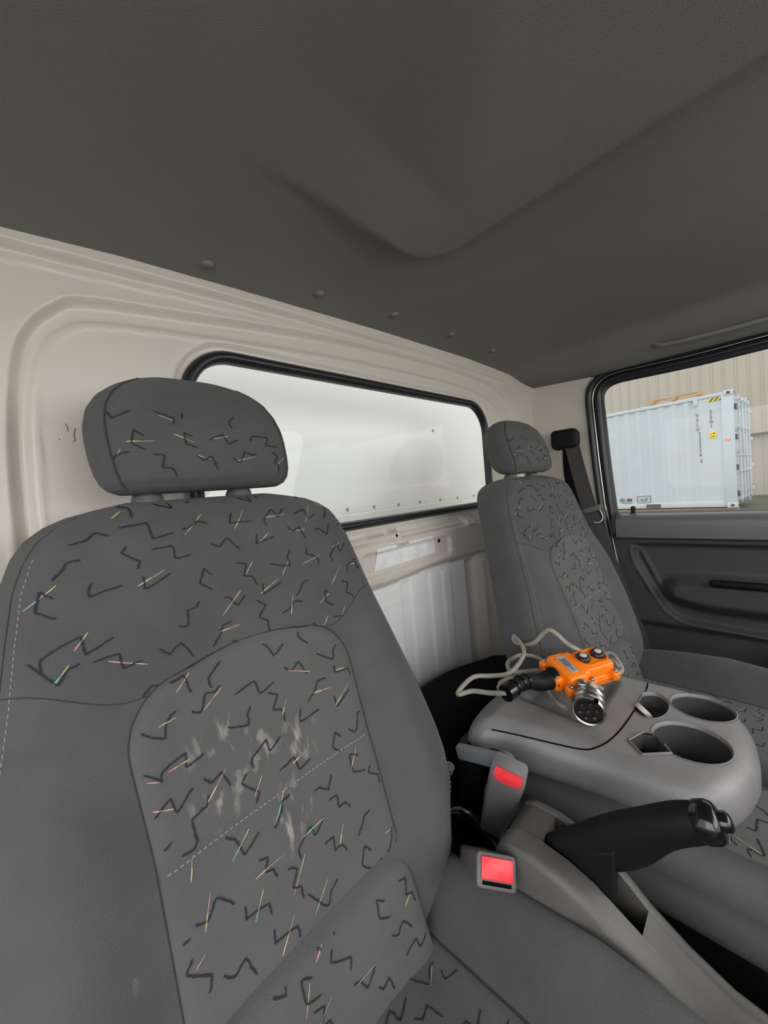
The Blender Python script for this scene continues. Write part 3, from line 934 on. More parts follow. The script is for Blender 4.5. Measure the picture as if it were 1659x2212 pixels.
def copy_tree(o, parent=None):
    c = o.copy()
    COL.objects.link(c)
    if parent is not None:
        c.parent = parent
    for ch in list(o.children):
        copy_tree(ch, c)
    return c
driver = build_seat()
driver.location = (0.190, 0.510, 0.0)
tag(driver, 'large grey driver seat with chalky smears on its squiggle patterned backrest, beside the handbrake', 'seat', 'squiggle patterned cab seats')
pas = copy_tree(driver)
pas.name = 'passenger_seat'
pas.location = (1.022, 0.457, -0.006)
pas.rotation_euler.z = -0.06
for ch in pas.children:            # no chalk on this one
    if ch.name.startswith('backrest_insert'):
        ch.material_slots[0].link = 'OBJECT'
        ch.material_slots[0].material = M['fabric']
tag(pas, 'clean grey squiggle patterned passenger seat between the console and the far door', 'seat', 'squiggle patterned cab seats')

# ---------------------------------------------------------------- middle seat cushion
def build_middle():
    root = empty('middle_seat')
    tag(root, 'grey fabric middle seat cushion under the folded console', 'seat')
    cx, hwm = 0.648, 0.103
    rows = []
    for y in np.linspace(-0.32, 0.36, 60):
        y = float(y)
        e = itp(y, [-0.32, -0.30, -0.26, 0.30, 0.34, 0.36], [-0.06, -0.02, 0, 0, -0.02, -0.05])
        prof = []
        for t in np.linspace(0, 1, 60):
            t = float(t)
            prof.append(t)
        r = []
        side = [(-hwm + 0.016, -0.580), (-hwm + 0.003, -0.570), (-hwm - 0.003, -0.555), (-hwm + 0.006, -0.535), (-hwm + 0.014, -0.524),
                (-hwm + 0.004, -0.512), (-hwm + 0.002, -0.498), (-hwm + 0.010, -0.484), (-hwm + 0.026, -0.4745), (-hwm + 0.05, -0.469)]
        for dx, z in side: r.append((cx + dx, y, z + e))
        for u in np.linspace(-0.72, 0.72, 24): r.append((cx + float(u) * hwm, y, -0.4655 + e + 0.006 * (1 - (float(u) / 0.75) ** 2)))
        for dx, z in reversed(side): r.append((cx - dx, y, z + e))
        rows.append(r)
    mb = MB().grid(rows)
    mb.grid([rows[0], [(p[0], p[1] + 0.01, -0.60) for p in rows[0]]])
    def fn(x, y): 
        u = (x - cx) / hwm
        return Vector((x, y, -0.4655 + 0.006 * (1 - (u / 0.75) ** 2))), Vector((0, 0, 1))
    weave(mb, fn, lambda x, y: abs(x - cx) < hwm * 0.70 and -0.27 < y < 0.28, cx - 0.14, cx + 0.14, -0.26, 0.04, 33)
    mb.build('cushion', [M['fabric']] + THREADS, root, angle=180)
    MB().box((cx, 0.02, -0.735), (0.182, 0.60, 0.31), bev=0.01).build('seat_base', M['black_matt'], root)
    return root
build_middle()

# ---------------------------------------------------------------- folded console with cup holders
CZ = -0.400
def console():
    root = empty('centre_console')
    tag(root, 'grey plastic folded seat back console with three cup wells and a lidded tray', 'console')
    # outline in plan (x, y), counted from the near rear corner
    out = spline([(0.536, 0.30, 0), (0.556, 0.20, 0), (0.566, 0.12, 0), (0.577, 0.064, 0), (0.598, 0.036, 0), (0.632, 0.020, 0), (0.68, 0.010, 0), (0.735, 0.012, 0), (0.785, 0.022, 0),
                  (0.825, 0.046, 0), (0.844, 0.085, 0), (0.848, 0.15, 0), (0.846, 0.24, 0), (0.840, 0.31, 0), (0.815, 0.355, 0), (0.76, 0.384, 0), (0.69, 0.392, 0), (0.60, 0.392, 0), (0.54, 0.378, 0), (0.517, 0.348, 0)], 6, closed=True)
    out = [(p.x, p.y) for p in out]
    # triangulated top with wells: dense grid of x, y, z relief clipped to the outline, rounded at the rim
    nx, ny = 150, 190
    xs = np.linspace(0.505, 0.860, nx); ys = np.linspace(0.0, 0.40, ny)
    X, Y = np.meshgrid(xs, ys)
    d = -sdf_poly(X, Y, out)
    rr = 0.032
    Zt = CZ - rr * (1 - np.sqrt(np.clip(1 - (1 - np.clip(d / rr, 0, 1)) ** 2, 0, 1)))
    Zt += 0.006 * sstep(0.18, 0.30, Y)          # the rear half stands a little higher
    # rear shoulder falls away behind the lid
    Zt -= 0.020 * sstep(0.33, 0.38, Y)
    # bottle tray pressed into the lid
    tray = sdf_poly(X, Y, rrect(0.622, 0.815, 0.196, 0.335, 0.03, 6))
    Zt -= 0.012 * sstep(0.002, -0.028, tray)
    # wells
    wells = {'far': (0.781, 0.078, 0.040, 0.0415), 'near': (0.671, 0.082, 0.047, 0.0455), 'small': (0.744, 0.142, 0.0440, 0.024)}
    inside = d > 0
    keep = np.ones_like(inside[:-1, :-1])
    cxs = (xs[:-1] + xs[1:]) / 2; cys = (ys[:-1] + ys[1:]) / 2
    CX, CY = np.meshgrid(cxs, cys)
    dc = -sdf_poly(CX, CY, out)
    def wellmask(XX, YY, w, g=1.0):
        return ((XX - w[0]) / (w[2] * g)) ** 2 + ((YY - w[1]) / (w[3] * g)) ** 2
    keep = dc > 0.0085
    notch = [(0.600, 0.128), (0.626, 0.098), (0.660, 0.122), (0.655, 0.137), (0.622, 0.149)]
    sn = sdf_poly(CX, CY, notch)
    for k_, w in wells.items():
        lim = wellmask(CX, CY, w, 1.02) < 1
        if k_ == 'small': lim &= (CY < 0.1585)
        keep &= ~lim
    keep &= ~(sn < 0)
    fs = [(j * nx + i, j * nx + i + 1, (j + 1) * nx + i + 1, (j + 1) * nx + i) for j in range(ny - 1) for i in range(nx - 1) if keep[j, i]]
    mb = MB().add([(float(X[j, i]), float(Y[j, i]), float(Zt[j, i])) for j in range(ny) for i in range(nx)], fs)
    # skirt below the rim
    def ring_at(off, z): 
        n = len(out); res = []
        for i in range(n):
            a, b = out[i - 1], out[(i + 1) % n]
            tx, ty = b[0] - a[0], b[1] - a[1]; l = math.hypot(tx, ty)
            nx_, ny_ = ty / l, -tx / l
            if (out[i][0] - 0.7) * nx_ + (out[i][1] - 0.2) * ny_ < 0: nx_, ny_ = -nx_, -ny_
            res.append((out[i][0] + nx_ * off, out[i][1] + ny_ * off, z))
        return res
    def rim(dd):
        res = []
        for x, y, _ in ring_at(-dd, 0):
            z = CZ - rr * (1 - math.sqrt(max(0, 1 - (1 - dd / rr) ** 2))) + 0.006 * float(sstep(0.18, 0.30, y)) - 0.020 * float(sstep(0.33, 0.38, y))
            res.append((x, y, z))
        return res
    mb.grid([[(x, y, z - 0.0005) for x, y, z in rim(0.0115)], rim(0.009), rim(0.0065), rim(0.0045), rim(0.003), rim(0.0018), rim(0.0008), rim(0.0002), rim(0.0)], closed=True)
    mb.grid([rim(0.0), ring_at(0.0, CZ - 0.040 - 0.006), ring_at(-0.003, CZ - 0.056), ring_at(-0.008, CZ - 0.064), ring_at(-0.018, CZ - 0.070)], closed=True)
    shell = mb.build('shell', M['plastic_top'], root, angle=180)
    # well walls and floors
    for k_, w in wells.items():
        b = MB(); n = 64
        ang = [2 * math.pi * i / n for i in range(n)]
        def rg(g, z): 
            res = []
            for a in ang:
                x = w[0] + w[2] * g * math.cos(a); y = w[1] + w[3] * g * math.sin(a)
                if k_ == 'small': y = min(y, 0.1600)
                res.append((x, y, z))
            return res
        dep = 0.058 if k_ != 'small' else 0.022
        rr_ = [rg(1.06, CZ + 0.0004), rg(1.03, CZ + 0.0014), rg(1.0, CZ - 0.0002), rg(0.985, CZ - 0.006)]
        if k_ == 'near':               # the hand notch opens into this well
            pa = np.array([[p[0], p[1]] for p in rr_[2]])
            sn_ = sdf_poly(pa[:, 0], pa[:, 1], notch)
            st_ = int(np.argmin(sn_))
            order = [(st_ + i) % n for i in range(n)]
            order = [i for i in order if sn_[i] > 0.0005]
            b.grid([[r_[i] for i in order] for r_ in rr_])
            gap = [i for i in range(n) if sn_[i] <= 0.0005]
        else:
            gap = []
            b.grid(rr_, closed=True)
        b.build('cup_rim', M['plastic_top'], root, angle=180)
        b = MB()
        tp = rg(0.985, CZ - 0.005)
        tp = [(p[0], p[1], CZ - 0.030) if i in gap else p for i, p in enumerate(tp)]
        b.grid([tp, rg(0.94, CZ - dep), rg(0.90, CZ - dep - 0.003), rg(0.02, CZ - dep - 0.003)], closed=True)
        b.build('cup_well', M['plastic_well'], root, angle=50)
    b = MB()
    nb = [(x, y, CZ - 0.002) for x, y in notch]; nl = [(x + (0.64 - x) * 0.08, y + (0.122 - y) * 0.08, CZ - 0.030) for x, y in notch]
    b.grid([nb, nl], closed=True); b.add(nl, [(0, 1, 2, 3, 4)])
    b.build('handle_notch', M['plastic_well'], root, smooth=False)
    e = MB(); e.tube([(x, y, CZ + 0.0012) for x, y in spline([(*p, 0) for p in [(0.655, 0.137), (0.622, 0.149), (0.600, 0.128), (0.626, 0.098), (0.642, 0.104)]], 1) and [(0.655, 0.137), (0.622, 0.149), (0.600, 0.128), (0.626, 0.098), (0.640, 0.108)]], 0.0016, 8)
    e.build('notch_rim', M['plastic_top'], root)
    # lid seam
    lid = []
    for q in spline([(1399, 1466, 0), (1394, 1495, 0), (1352, 1562, 0), (1320, 1597, 0), (1293, 1613, 0), (1262, 1619, 0), (1200, 1607, 0), (1120, 1588, 0), (1062, 1576, 0)], 8):
        h_, n_ = surface_hit(shell, q.x, q.y)
        if h_ is not None: lid.append(h_ + n_ * 0.0002)
    if False: lid = spline([P(1398, 1466, 'z', CZ + 0.001), P(1394, 1495, 'z', CZ + 0.0035), P(1352, 1562, 'z', CZ + 0.0035), P(1320, 1597, 'z', CZ + 0.0015), P(1293, 1615, 'z', CZ - 0.006), P(1262, 1620, 'z', CZ - 0.012), P(1200, 1608, 'z', CZ - 0.012), P(1120, 1588, 'z', CZ - 0.012), P(1060, 1575, 'z', CZ - 0.014)], 8)
    MB().tube(lid, 0.0011, 6).build('lid_seam', M['hole'], root)
    # hinge recess at the near rear corner
    MB().box((0.535, 0.338, CZ - 0.052), (0.040, 0.062, 0.040), bev=0.012, seg=3).build('hinge_recess', M['hole'], root)
    return root
console()

# folded frame and trunk under the console (dark bits behind)
tag(MB().box((0.66, 0.40, -0.56), (0.20, 0.06, 0.16), bev=0.02).build('hinge_bracket', M['black_matt']), 'black metal seat bracket in the gap behind the console', 'bracket')

# pale cap standing in the small well
def cap():
    c = P(1384, 1527, 'z', CZ - 0.004)
    root = MB()
    ax = Vector((0.55, -0.55, 0.62)).normalized()
    c0 = Vector((0.728, 0.150, CZ - 0.006))
    root.tube([c0 - ax * 0.004, c0 + ax * 0.0, c0 + ax * 0.003, c0 + ax * 0.004], [0.014, 0.015, 0.0145, 0.012], 24)
    o = root.build('bottle_cap', M['button_white'])
    tag(o, 'pale round cap lying in the small console well', 'cap')
cap()

# ---------------------------------------------------------------- black bundle behind the console
def bundle():
    rnd = random.Random(4)
    prof = [(0.45, -0.53), (0.52, -0.50), (0.60, -0.470), (0.68, -0.462), (0.78, -0.470), (0.90, -0.492), (1.00, -0.505), (1.10, -0.55), (1.18, -0.62)]
    rows = []
    xs = np.linspace(0.40, 1.20, 70)
    for x in xs:
        x = float(x)
        zt = itp(x, [p[0] for p in prof], [p[1] for p in prof])
        r = []
        for t in np.linspace(0, 1, 26):
            a = math.pi * float(t)
            yy = 0.535 - 0.095 * math.cos(a)
            zz = zt - 0.10 + 0.10 * math.sin(a) ** 0.6 + 0.005 * math.sin(x * 19 + 2 * a) * math.sin(a)
            r.append((x, yy, zz))
        r = [(x, 0.44, -0.75)] + r + [(x, 0.632, -0.75)]
        rows.append(r)
    mb = MB().grid(rows)
    for rr in (rows[0], rows[-1]):
        mb.add(rr, [tuple(range(len(rr)))])
    o = mb.build('cloth_bundle', M['cloth_black'], angle=180)
    tag(o, 'black cloth bundled between the cab back panel and the console', 'cloth')
bundle()

# ---------------------------------------------------------------- handbrake
def brake():
    root = empty('handbrake')
    tag(root, 'black handbrake lever in its worn grey plastic housing', 'handbrake')
    # housing: rails either side of a slot, lofted along y
    st = [(0.252, -0.520, 0.372, 0.472), (0.244, -0.452, 0.374, 0.472), (0.236, -0.432, 0.378, 0.470), (0.222, -0.424, 0.380, 0.468), (0.195, -0.424, 0.381, 0.468), (0.165, -0.430, 0.382, 0.467),
          (0.14, -0.441, 0.384, 0.466), (0.115, -0.459, 0.386, 0.464), (0.098, -0.472, 0.388, 0.461), (0.065, -0.492, 0.390, 0.458), (0.03, -0.503, 0.39, 0.452), (-0.05, -0.515, 0.39, 0.448), (-0.30, -0.545, 0.38, 0.44)]
    rows = []
    for y, z, xl, xr in st:
        w = 0.030; w2 = 0.013
        rows.append([(xl - 0.010, y, -0.66), (xl - 0.006, y, z - 0.05), (xl, y, z - 0.010), (xl + 0.004, y, z - 0.002), (xl + 0.010, y, z), (xl + w - 0.002, y, z), (xl + w, y, z - 0.003),
                     (xr - w2, y, z - 0.003), (xr - w2 + 0.002, y, z), (xr - 0.006, y, z), (xr - 0.001, y, z - 0.004), (xr + 0.004, y, z - 0.04), (xr + 0.008, y, -0.66)])
    # slot between y 0.205 and 0.070: pushed down
    b = MB()
    L = [r[:7] for r in rows]; R = [r[7:] for r in rows]
    b.grid(L); b.grid(R)
    for i, (y, z, xl, xr) in enumerate(st):
        pass
    # infill at rear and front of the slot, and slot walls
    for a, c in ((0, 4), (8, 12)):
        b.grid([[rows[i][6], rows[i][7]] for i in range(a, c + 1)])
    for side in (6, 7):
        b.grid([[rows[i][side], (rows[i][side][0] + (0.002 if side == 6 else -0.002), rows[i][side][1], rows[i][side][2] - 0.05)] for i in range(4, 9)])
    b.grid([[rows[4][6], rows[4][7]], [(rows[4][6][0], rows[4][6][1], rows[4][6][2] - 0.05), (rows[4][7][0], rows[4][7][1], rows[4][7][2] - 0.05)]])
    b.add(rows[0], [tuple(range(13))])
    b.build('housing', M['plastic_trim'], root, angle=45)
    MB().box((0.425, 0.13, -0.515), (0.05, 0.15, 0.03)).build('slot_floor', M['hole'], root)
    # shallow dish rim round the slot
    # lever: blade rising from the slot into the grip
    c = [(0.424, 0.195, -0.438, 0.008, 0.008), (0.425, 0.180, -0.430, 0.010, 0.014), (0.427, 0.160, -0.424, 0.012, 0.022), (0.430, 0.130, -0.406, 0.014, 0.028), (0.432, 0.105, -0.383, 0.014, 0.027),
         (0.434, 0.090, -0.368, 0.0145, 0.0215), (0.436, 0.075, -0.355, 0.016, 0.0195), (0.438, 0.058, -0.344, 0.0165, 0.019), (0.4385, 0.048, -0.3385, 0.015, 0.0175)]
    rows = []
    for i, (x, y, z, rx, rz) in enumerate(c):
        t = Vector(c[min(i + 1, len(c) - 1)][:3]) - Vector(c[max(i - 1, 0)][:3]); t.normalize()
        up = Vector((0, 0, 1)) - t * t.z; up.normalize(); sd = t.cross(up)
        rows.append([Vector((x, y, z)) + sd * rx * math.cos(w) + up * rz * math.sin(w) for w in [2 * math.pi * j / 20 for j in range(20)]])
    g = MB().grid(rows, closed=True)
    g.f.append(tuple(range(20))); g.m.append(0)
    g.build('lever', M['black_matt'], root, angle=180, subsurf=1)
    # blade under the lever inside the slot
    MB().prism([(0.19, -0.44), (0.118, -0.395), (0.122, -0.45), (0.130, -0.50), (0.19, -0.50)], 'x', 0.415, 0.435).build('lever_plate', M['black_matt'], root, bevel=0.003)
    # glossy end with a push button
    q = Vector((0.4385, 0.048, -0.3385)); t = Vector((0.003, -0.017, 0.0075)).normalized()
    MB().tube([q - t * 0.006, q, q + t * 0.009, q + t * 0.014, q + t * 0.0155], [0.0160, 0.0180, 0.0180, 0.0155, 0.0120], 24).build('lever_end', M['black_gloss'], root, angle=50)
    MB().tube([q + t * 0.012, q + t * 0.021, q + t * 0.0235], [0.0085, 0.0085, 0.0060], 20).build('release_button', M['black_gloss'], root, angle=50)
    return root
brake()

# ---------------------------------------------------------------- buckles
def frame_from(ax, up):
    a = Vector(ax).normalized(); u = Vector(up); u = (u - a * u.dot(a)).normalized(); s = a.cross(u)
    return Matrix((s, u, a)).transposed()       # columns: side, up, axis
def buckle_low():
    root = empty('seat_belt_buckle')
    tag(root, 'warm grey belt buckle lying by the driver cushion, square red button facing forward', 'belt buckle', 'seat belt buckles')
    fc = P(1073, 1884, 'x', 0.352)                # centre of the button face
    bc = P(1012, 1836, 'x', 0.40)
    ax = (fc - Vector((0.388, 0.277, -0.481))).normalized()
    R = frame_from(ax, Vector((0.15, -0.25, 0.97)))
    def T(s, u, a): return fc + R @ Vector((s, u, a))
    rows = []
    for a, hs, hu in ((-0.085, 0.0165, 0.0085), (-0.080, 0.0180, 0.0105), (-0.045, 0.0205, 0.0125), (-0.008, 0.0225, 0.0155), (-0.001, 0.0225, 0.0155), (0.0, 0.0215, 0.0145)):
        rows.append([T(p[0], p[1], a) for p in rrect(-hs, hs, -hu, hu, 0.004, 4)])
    b = MB().grid(rows, closed=True)
    n = len(rows[0]); b.f.append(tuple((len(rows) - 1) * n + i for i in range(n))); b.m.append(0)
    b.f.append(tuple(range(n))); b.m.append(0)
    b.build('buckle_body', M['buckle_grey'], root, angle=50)
    MB().box(T(0, 0.0025, 0.001), (0.037, 0.020, 0.004), M3=R, bev=0.0015).build('release_button', M['red'], root)
    MB().box(T(0, -0.0105, 0.0002), (0.033, 0.0032, 0.001), M3=R).build('tongue_slot', M['hole'], root)
    MB().tube([T(0, 0, -0.083), T(0, -0.01, -0.12), T(0.0, -0.08, -0.15)], 0.010, 10, flat=0.4).build('stalk', M['black_matt'], root)
buckle_low()
def buckle_high():
    root = empty('seat_belt_buckle')
    tag(root, 'warm grey upright belt buckle beside the console, red button on its top edge', 'belt buckle', 'seat belt buckles')
    top = P(1100, 1663, 'x', 0.462)
    bot = P(1062, 1790, 'x', 0.476)
    ax = (top - bot).normalized()
    R = frame_from(ax, Vector((-0.93, -0.36, 0.0)))   # 'up' = the broad face towards the camera
    L = (top - bot).length
    def T(s, u, a): return top + R @ Vector((s, u, a))
    rows = []
    for a, hs, hu in ((-L, 0.0165, 0.0085), (-L * 0.7, 0.0195, 0.0110), (-L * 0.4, 0.0225, 0.0125), (-0.015, 0.0240, 0.0130), (-0.001, 0.0240, 0.0130), (0.0012, 0.0225, 0.0115)):
        rows.append([T(p[0], p[1], a + (0.010 * (-p[1] / 0.013) if a > -0.02 else 0)) for p in rrect(-hs, hs, -hu, hu, 0.0075, 6)])
    b = MB().grid(rows, closed=True)
    n = len(rows[0]); b.f.append(tuple((len(rows) - 1) * n + i for i in range(n))); b.m.append(0)
    b.f.append(tuple(range(n))); b.m.append(0)
    b.build('buckle_body', M['buckle_grey'], root, angle=55)
    # curved red button on the near top edge
    rb = MB()
    rows = []
    for s in np.linspace(-1, 1, 15):
        s = float(s); k = math.sqrt(max(0.0, 1 - (abs(s)) ** 2.6))
        x = s * 0.0185
        rows.append([T(x, 0.0120, -0.002 - 0.0030 + 0.004), T(x, 0.0135, -0.002 - 0.0035), T(x, 0.0137, -0.004 - 0.0085 * k), T(x, 0.010, -0.004 - 0.0085 * k), T(x, 0.004, -0.002), T(x, 0.0035, 0.0008)])
    rb.grid(rows, closed=True)
    rb.add(rows[0], [tuple(range(6))]); rb.add(rows[-1], [tuple(range(6))])
    rb.build('release_button', M['red'], root, angle=50)
    MB().tube([T(0, 0, -L + 0.003), T(0, 0.0, -L - 0.05), T(0.01, 0.0, -L - 0.12)], 0.012, 10, flat=0.5).build('stalk', M['black_matt'], root)
buckle_high()

# grey recline lever between the buckle and the console
def rlever():
    root = empty('recline_lever')
    tag(root, 'blue grey plastic lever bar with a rounded end behind the upright buckle', 'lever')
    a = P(1000, 1624, 'x', 0.487); b = P(1075, 1642, 'x', 0.487)
    u = (b - a).normalized()
    up = Vector((0, 0, 1)); up = (up - u * up.dot(u)).normalized()
    R = Matrix((u, u.cross(up) * -1, up)).transposed()
    c = (a + b) / 2
    MB().box(c, ((b - a).length + 0.02, 0.016, 0.023), M3=R, bev=0.006, seg=3).build('lever_bar', M['lever_grey'], root, angle=60)
    q = P(1090, 1650, 'x', 0.490)
    MB().tube([q + Vector((-0.009, 0, 0)), q + Vector((-0.007, 0, 0)), q + Vector((0.009, 0, 0)), q + Vector((0.012, 0, 0))], [0.011, 0.0155, 0.0155, 0.012], 24).build('lever_boss', M['lever_grey'], root, angle=60)
rlever()

# odd black hardware on the floor between the seats
tag(MB().tube(spline([(0.47, 0.40, -0.56), (0.48, 0.36, -0.53), (0.475, 0.30, -0.54), (0.46, 0.25, -0.57)], 8), 0.009, 12).build('seat_rail', M['black_gloss']), 'glossy black seat rail in the dark gap below the buckles', 'rail')
a_, b_ = P(955, 1690, 'x', 0.47), P(972, 1655, 'x', 0.47)
tag(MB().tube([a_, b_], 0.008, 14).build('seat_frame_rod', M['lever_grey']), 'short grey rod peeking out beside the driver backrest', 'rod')

# ---------------------------------------------------------------- passenger belt
def belt():
    root = empty('seat_belt')
    tag(root, 'dark grey passenger seat belt hanging from its pillar guide with a tongue', 'seat belt')
    g = P(1226, 948, 'x', 1.525)
    # guide cover
    b = MB()
    rows = []
    for d, s in ((-0.036, 0.55), (-0.036, 0.82), (-0.030, 1.0), (-0.012, 1.05), (0.0, 0.95), (0.014, 0.75), (0.036, 0.60)):
        rows.append([Vector((1.525 + d, g.y + 0.006, g.z)) + Vector((0, p[0] * s, p[1] * s)) for p in rrect(-0.050, 0.044, -0.038, 0.034, (0.026, 0.016, 0.02, 0.024), 6)])
    b.grid(rows, closed=True); n = len(rows[0])
    b.f.append(tuple(range(n))); b.m.append(0)
    b.build('belt_guide', M['black_matt'], root, angle=60)
    # webbing: flat ribbon
    pts = [P(1236, 965, 'x', 1.500), P(1253, 1030, 'x', 1.495), P(1277, 1110, 'x', 1.490), P(1304, 1180, 'x', 1.482), P(1334, 1260, 'x', 1.470), P(1368, 1345, 'x', 1.455), P(1392, 1400, 'x', 1.45)]
    sp = spline(pts, 6)
    rows = []
    for i, p in enumerate(sp):
        t = (sp[min(i + 1, len(sp) - 1)] - sp[max(i - 1, 0)]).normalized()
        s = t.cross(Vector((1, 0.35, 0))).normalized()
        nn = t.cross(s)
        rows.append([p + s * 0.024 + nn * 0.0012, p + s * 0.024 - nn * 0.0012, p - s * 0.024 - nn * 0.0012, p - s * 0.024 + nn * 0.0012])
    MB().grid(rows, closed=True).build('webbing', M['webbing'], root, angle=40)
    # second run of webbing behind
    pts = [P(1226, 965, 'x', 1.535), P(1232, 1040, 'x', 1.545), P(1262, 1130, 'x', 1.548), P(1310, 1240, 'x', 1.55)]
    sp = spline(pts, 6); rows = []
    for i, p in enumerate(sp):
        t = (sp[min(i + 1, len(sp) - 1)] - sp[max(i - 1, 0)]).normalized()
        s = t.cross(Vector((1, 0.35, 0))).normalized(); nn = t.cross(s)
        rows.append([p + s * 0.018 + nn * 0.0012, p + s * 0.018 - nn * 0.0012, p - s * 0.018 - nn * 0.0012, p - s * 0.018 + nn * 0.0012])
    MB().grid(rows, closed=True).build('webbing', M['cloth_black'], root, angle=40)
    # tongue with moulded top and wire plate
    c = P(1279, 1100, 'x', 1.480)
    t = (P(1304, 1180, 'x', 1.482) - P(1253, 1030, 'x', 1.495)).normalized()
    s = t.cross(Vector((1, 0.35, 0))).normalized(); nn = t.cross(s)
    R = Matrix((s, nn, t)).transposed()
    MB().box(c, (0.064, 0.014, 0.022), M3=R, bev=0.0065, seg=3).build('tongue_grip', M['plastic_dark'], root, angle=60)
    sg = 1 if s.y < 0 else -1
    lp = [(0.024, 0.008), (0.026, 0.030), (0.020, 0.046), (0.004, 0.050), (-0.006, 0.044)]
    MB().tube(spline([c + s * (sg * x) + t * y - Vector((0.006, 0, 0)) for x, y in lp], 6), 0.0014, 8).build('tongue_plate', M['steel'], root)
belt()

# ================================================================ PENDANT CONTROLLER, CABLE, PLUG
def pendant():
    root = empty('pendant_controller')
    tag(root, 'bright orange two button hand controller resting on the console lid', 'controller')
    top0 = Vector((0.664, 0.266, -0.336)); top1 = Vector((0.738, 0.220, -0.331))
    ax = (top1 - top0).normalized()
    upv = Vector((-0.20, -0.16, 1.0)); upv = (upv - ax * ax.dot(upv)).normalized()
    sd = upv.cross(ax)                         # points to the far side (+y +x)
    R = Matrix((ax, sd, upv)).transposed() * 1.12
    c = (top0 + top1) / 2
    def T(a, s, u): return c + R @ Vector((a, s, u))
    b = MB()
    # upper half: narrow front with the buttons, wide rear shoulder
    b.box(T(0.024, 0, -0.012), (0.058, 0.046, 0.024), M3=R, bev=0.005, seg=3)
    b.box(T(-0.018, 0, -0.016), (0.036, 0.062, 0.032), M3=R, bev=0.007, seg=3)
    b.box(T(-0.004, 0, -0.010), (0.020, 0.054, 0.022), M3=R, bev=0.006, seg=3)
    # lower half and parting flange
    b.box(T(0.014, 0, -0.027), (0.080, 0.050, 0.020), M3=R, bev=0.005, seg=3)
    b.box(T(0.012, 0, -0.022), (0.088, 0.056, 0.003), M3=R, bev=0.001)
    # collar at the cable end
    b.box(T(-0.041, 0, -0.020), (0.018, 0.036, 0.026), M3=R, bev=0.006, seg=3)
    # lugs that take the screws
    lugs = [(-0.036, 0.033), (-0.036, -0.033), (0.004, -0.030), (0.050, -0.028), (0.050, 0.028), (0.004, 0.030)]
    for a, s in lugs:
        b.box(T(a, s * 0.93, -0.020), (0.014, 0.014, 0.016), M3=R, bev=0.004, seg=2)
    # raised oval bezel round the buttons
    pl = []
    for k in range(24):
        w = 2 * math.pi * k / 24
        pl.append((0.027 + (0.012 if math.cos(w) > 0 else -0.012) + 0.0145 * math.cos(w), 0.0175 * math.sin(w)))
    b.grid([[T(x, y, -0.001) for x, y in pl], [T(x, y, 0.0025) for x, y in pl], [T(0.027 + (x - 0.027) * 0.93, y * 0.9, 0.0028) for x, y in pl], [T(0.027 + (x - 0.027) * 0.9, y * 0.86, 0.0005) for x, y in pl], [T(0.027, 0, 0.0005) for x, y in pl]], closed=True)
    b.build('housing', M['orange'], root, angle=50)
    for a in (0.013, 0.041):
        d = MB().tube([T(a, 0.001, -0.002), T(a, 0.001, 0.0035), T(a, 0.001, 0.0065), T(a, 0.001, 0.0075)], [0.0125, 0.0125, 0.0105, 0.0080], 24).build('push_button', M['button_dark'], root, angle=60)
        MB().tube([T(a, 0.001, 0.006), T(a, 0.001, 0.0082), T(a, 0.001, 0.0088)], [0.0062, 0.0060, 0.0045], 20).build('button_cap', M['button_white'], d, angle=60)
    pb = MB().box(T(-0.018, 0, 0.0003), (0.013, 0.038, 0.0010), M3=R).build('name_plate', M['plate'], root, smooth=False)
    ink = MB()
    for k, (aa, ss, ll) in enumerate(((-0.0145, 0.004, 0.018), (-0.018, -0.002, 0.028), (-0.0215, 0.004, 0.020))):
        ink.box(T(aa, ss, 0.0011), (0.0014, ll, 0.0004), M3=R)
    ink.build('plate_printing', M['plate_ink'], pb, smooth=False)
    for a, s in lugs:
        sgn = 1 if s > 0 else -1
        MB().tube([T(a, s * 0.98, -0.014), T(a, s * 0.98, -0.0095), T(a, s * 0.98, -0.0085)], [0.0042, 0.0042, 0.0028], 14).build('screw', M['steel'], root, angle=60)
    # strain relief: black ribbed sleeve
    g0 = T(-0.038, 0, -0.018)
    g3 = P(1094, 1497, 'z', -0.352)
    pts = spline([g0, g0 + (g0 - T(-0.010, 0, -0.018)).normalized() * 0.030 + Vector((0, 0, -0.002)), g3 + Vector((0.045, -0.010, 0.003)), g3], 10)
    n = len(pts)
    rad = [lerp(0.0180, 0.0120, min(1, i / (n * 0.6))) for i in range(n)]
    MB().tube(pts, rad, 18).build('cable_sleeve', M['black_matt'], root, angle=60)
    for k in range(n):
        if k in (int(n * .62), int(n * .72), int(n * .82)):
            t = (pts[min(k + 1, n - 1)] - pts[k - 1]).normalized()
            MB().tube([pts[k] - t * 0.0012, pts[k] + t * 0.0012], 0.0138, 18).build('sleeve_rib', M['black_gloss'], root, angle=50)
    t = (pts[-1] - pts[-2]).normalized()
    MB().tube([pts[-1] - t * 0.014, pts[-1] + t * 0.002], 0.0145, 10).build('clamp_nut', M['black_gloss'], root, angle=50)
    t = (pts[2] - pts[1]).normalized()
    MB().tube([pts[3] - t * 0.003, pts[3] + t * 0.003], 0.0200, 20).build('sleeve_collar', M['black_gloss'], root, angle=50)
    return pts[-1]
sleeve_end = pendant()

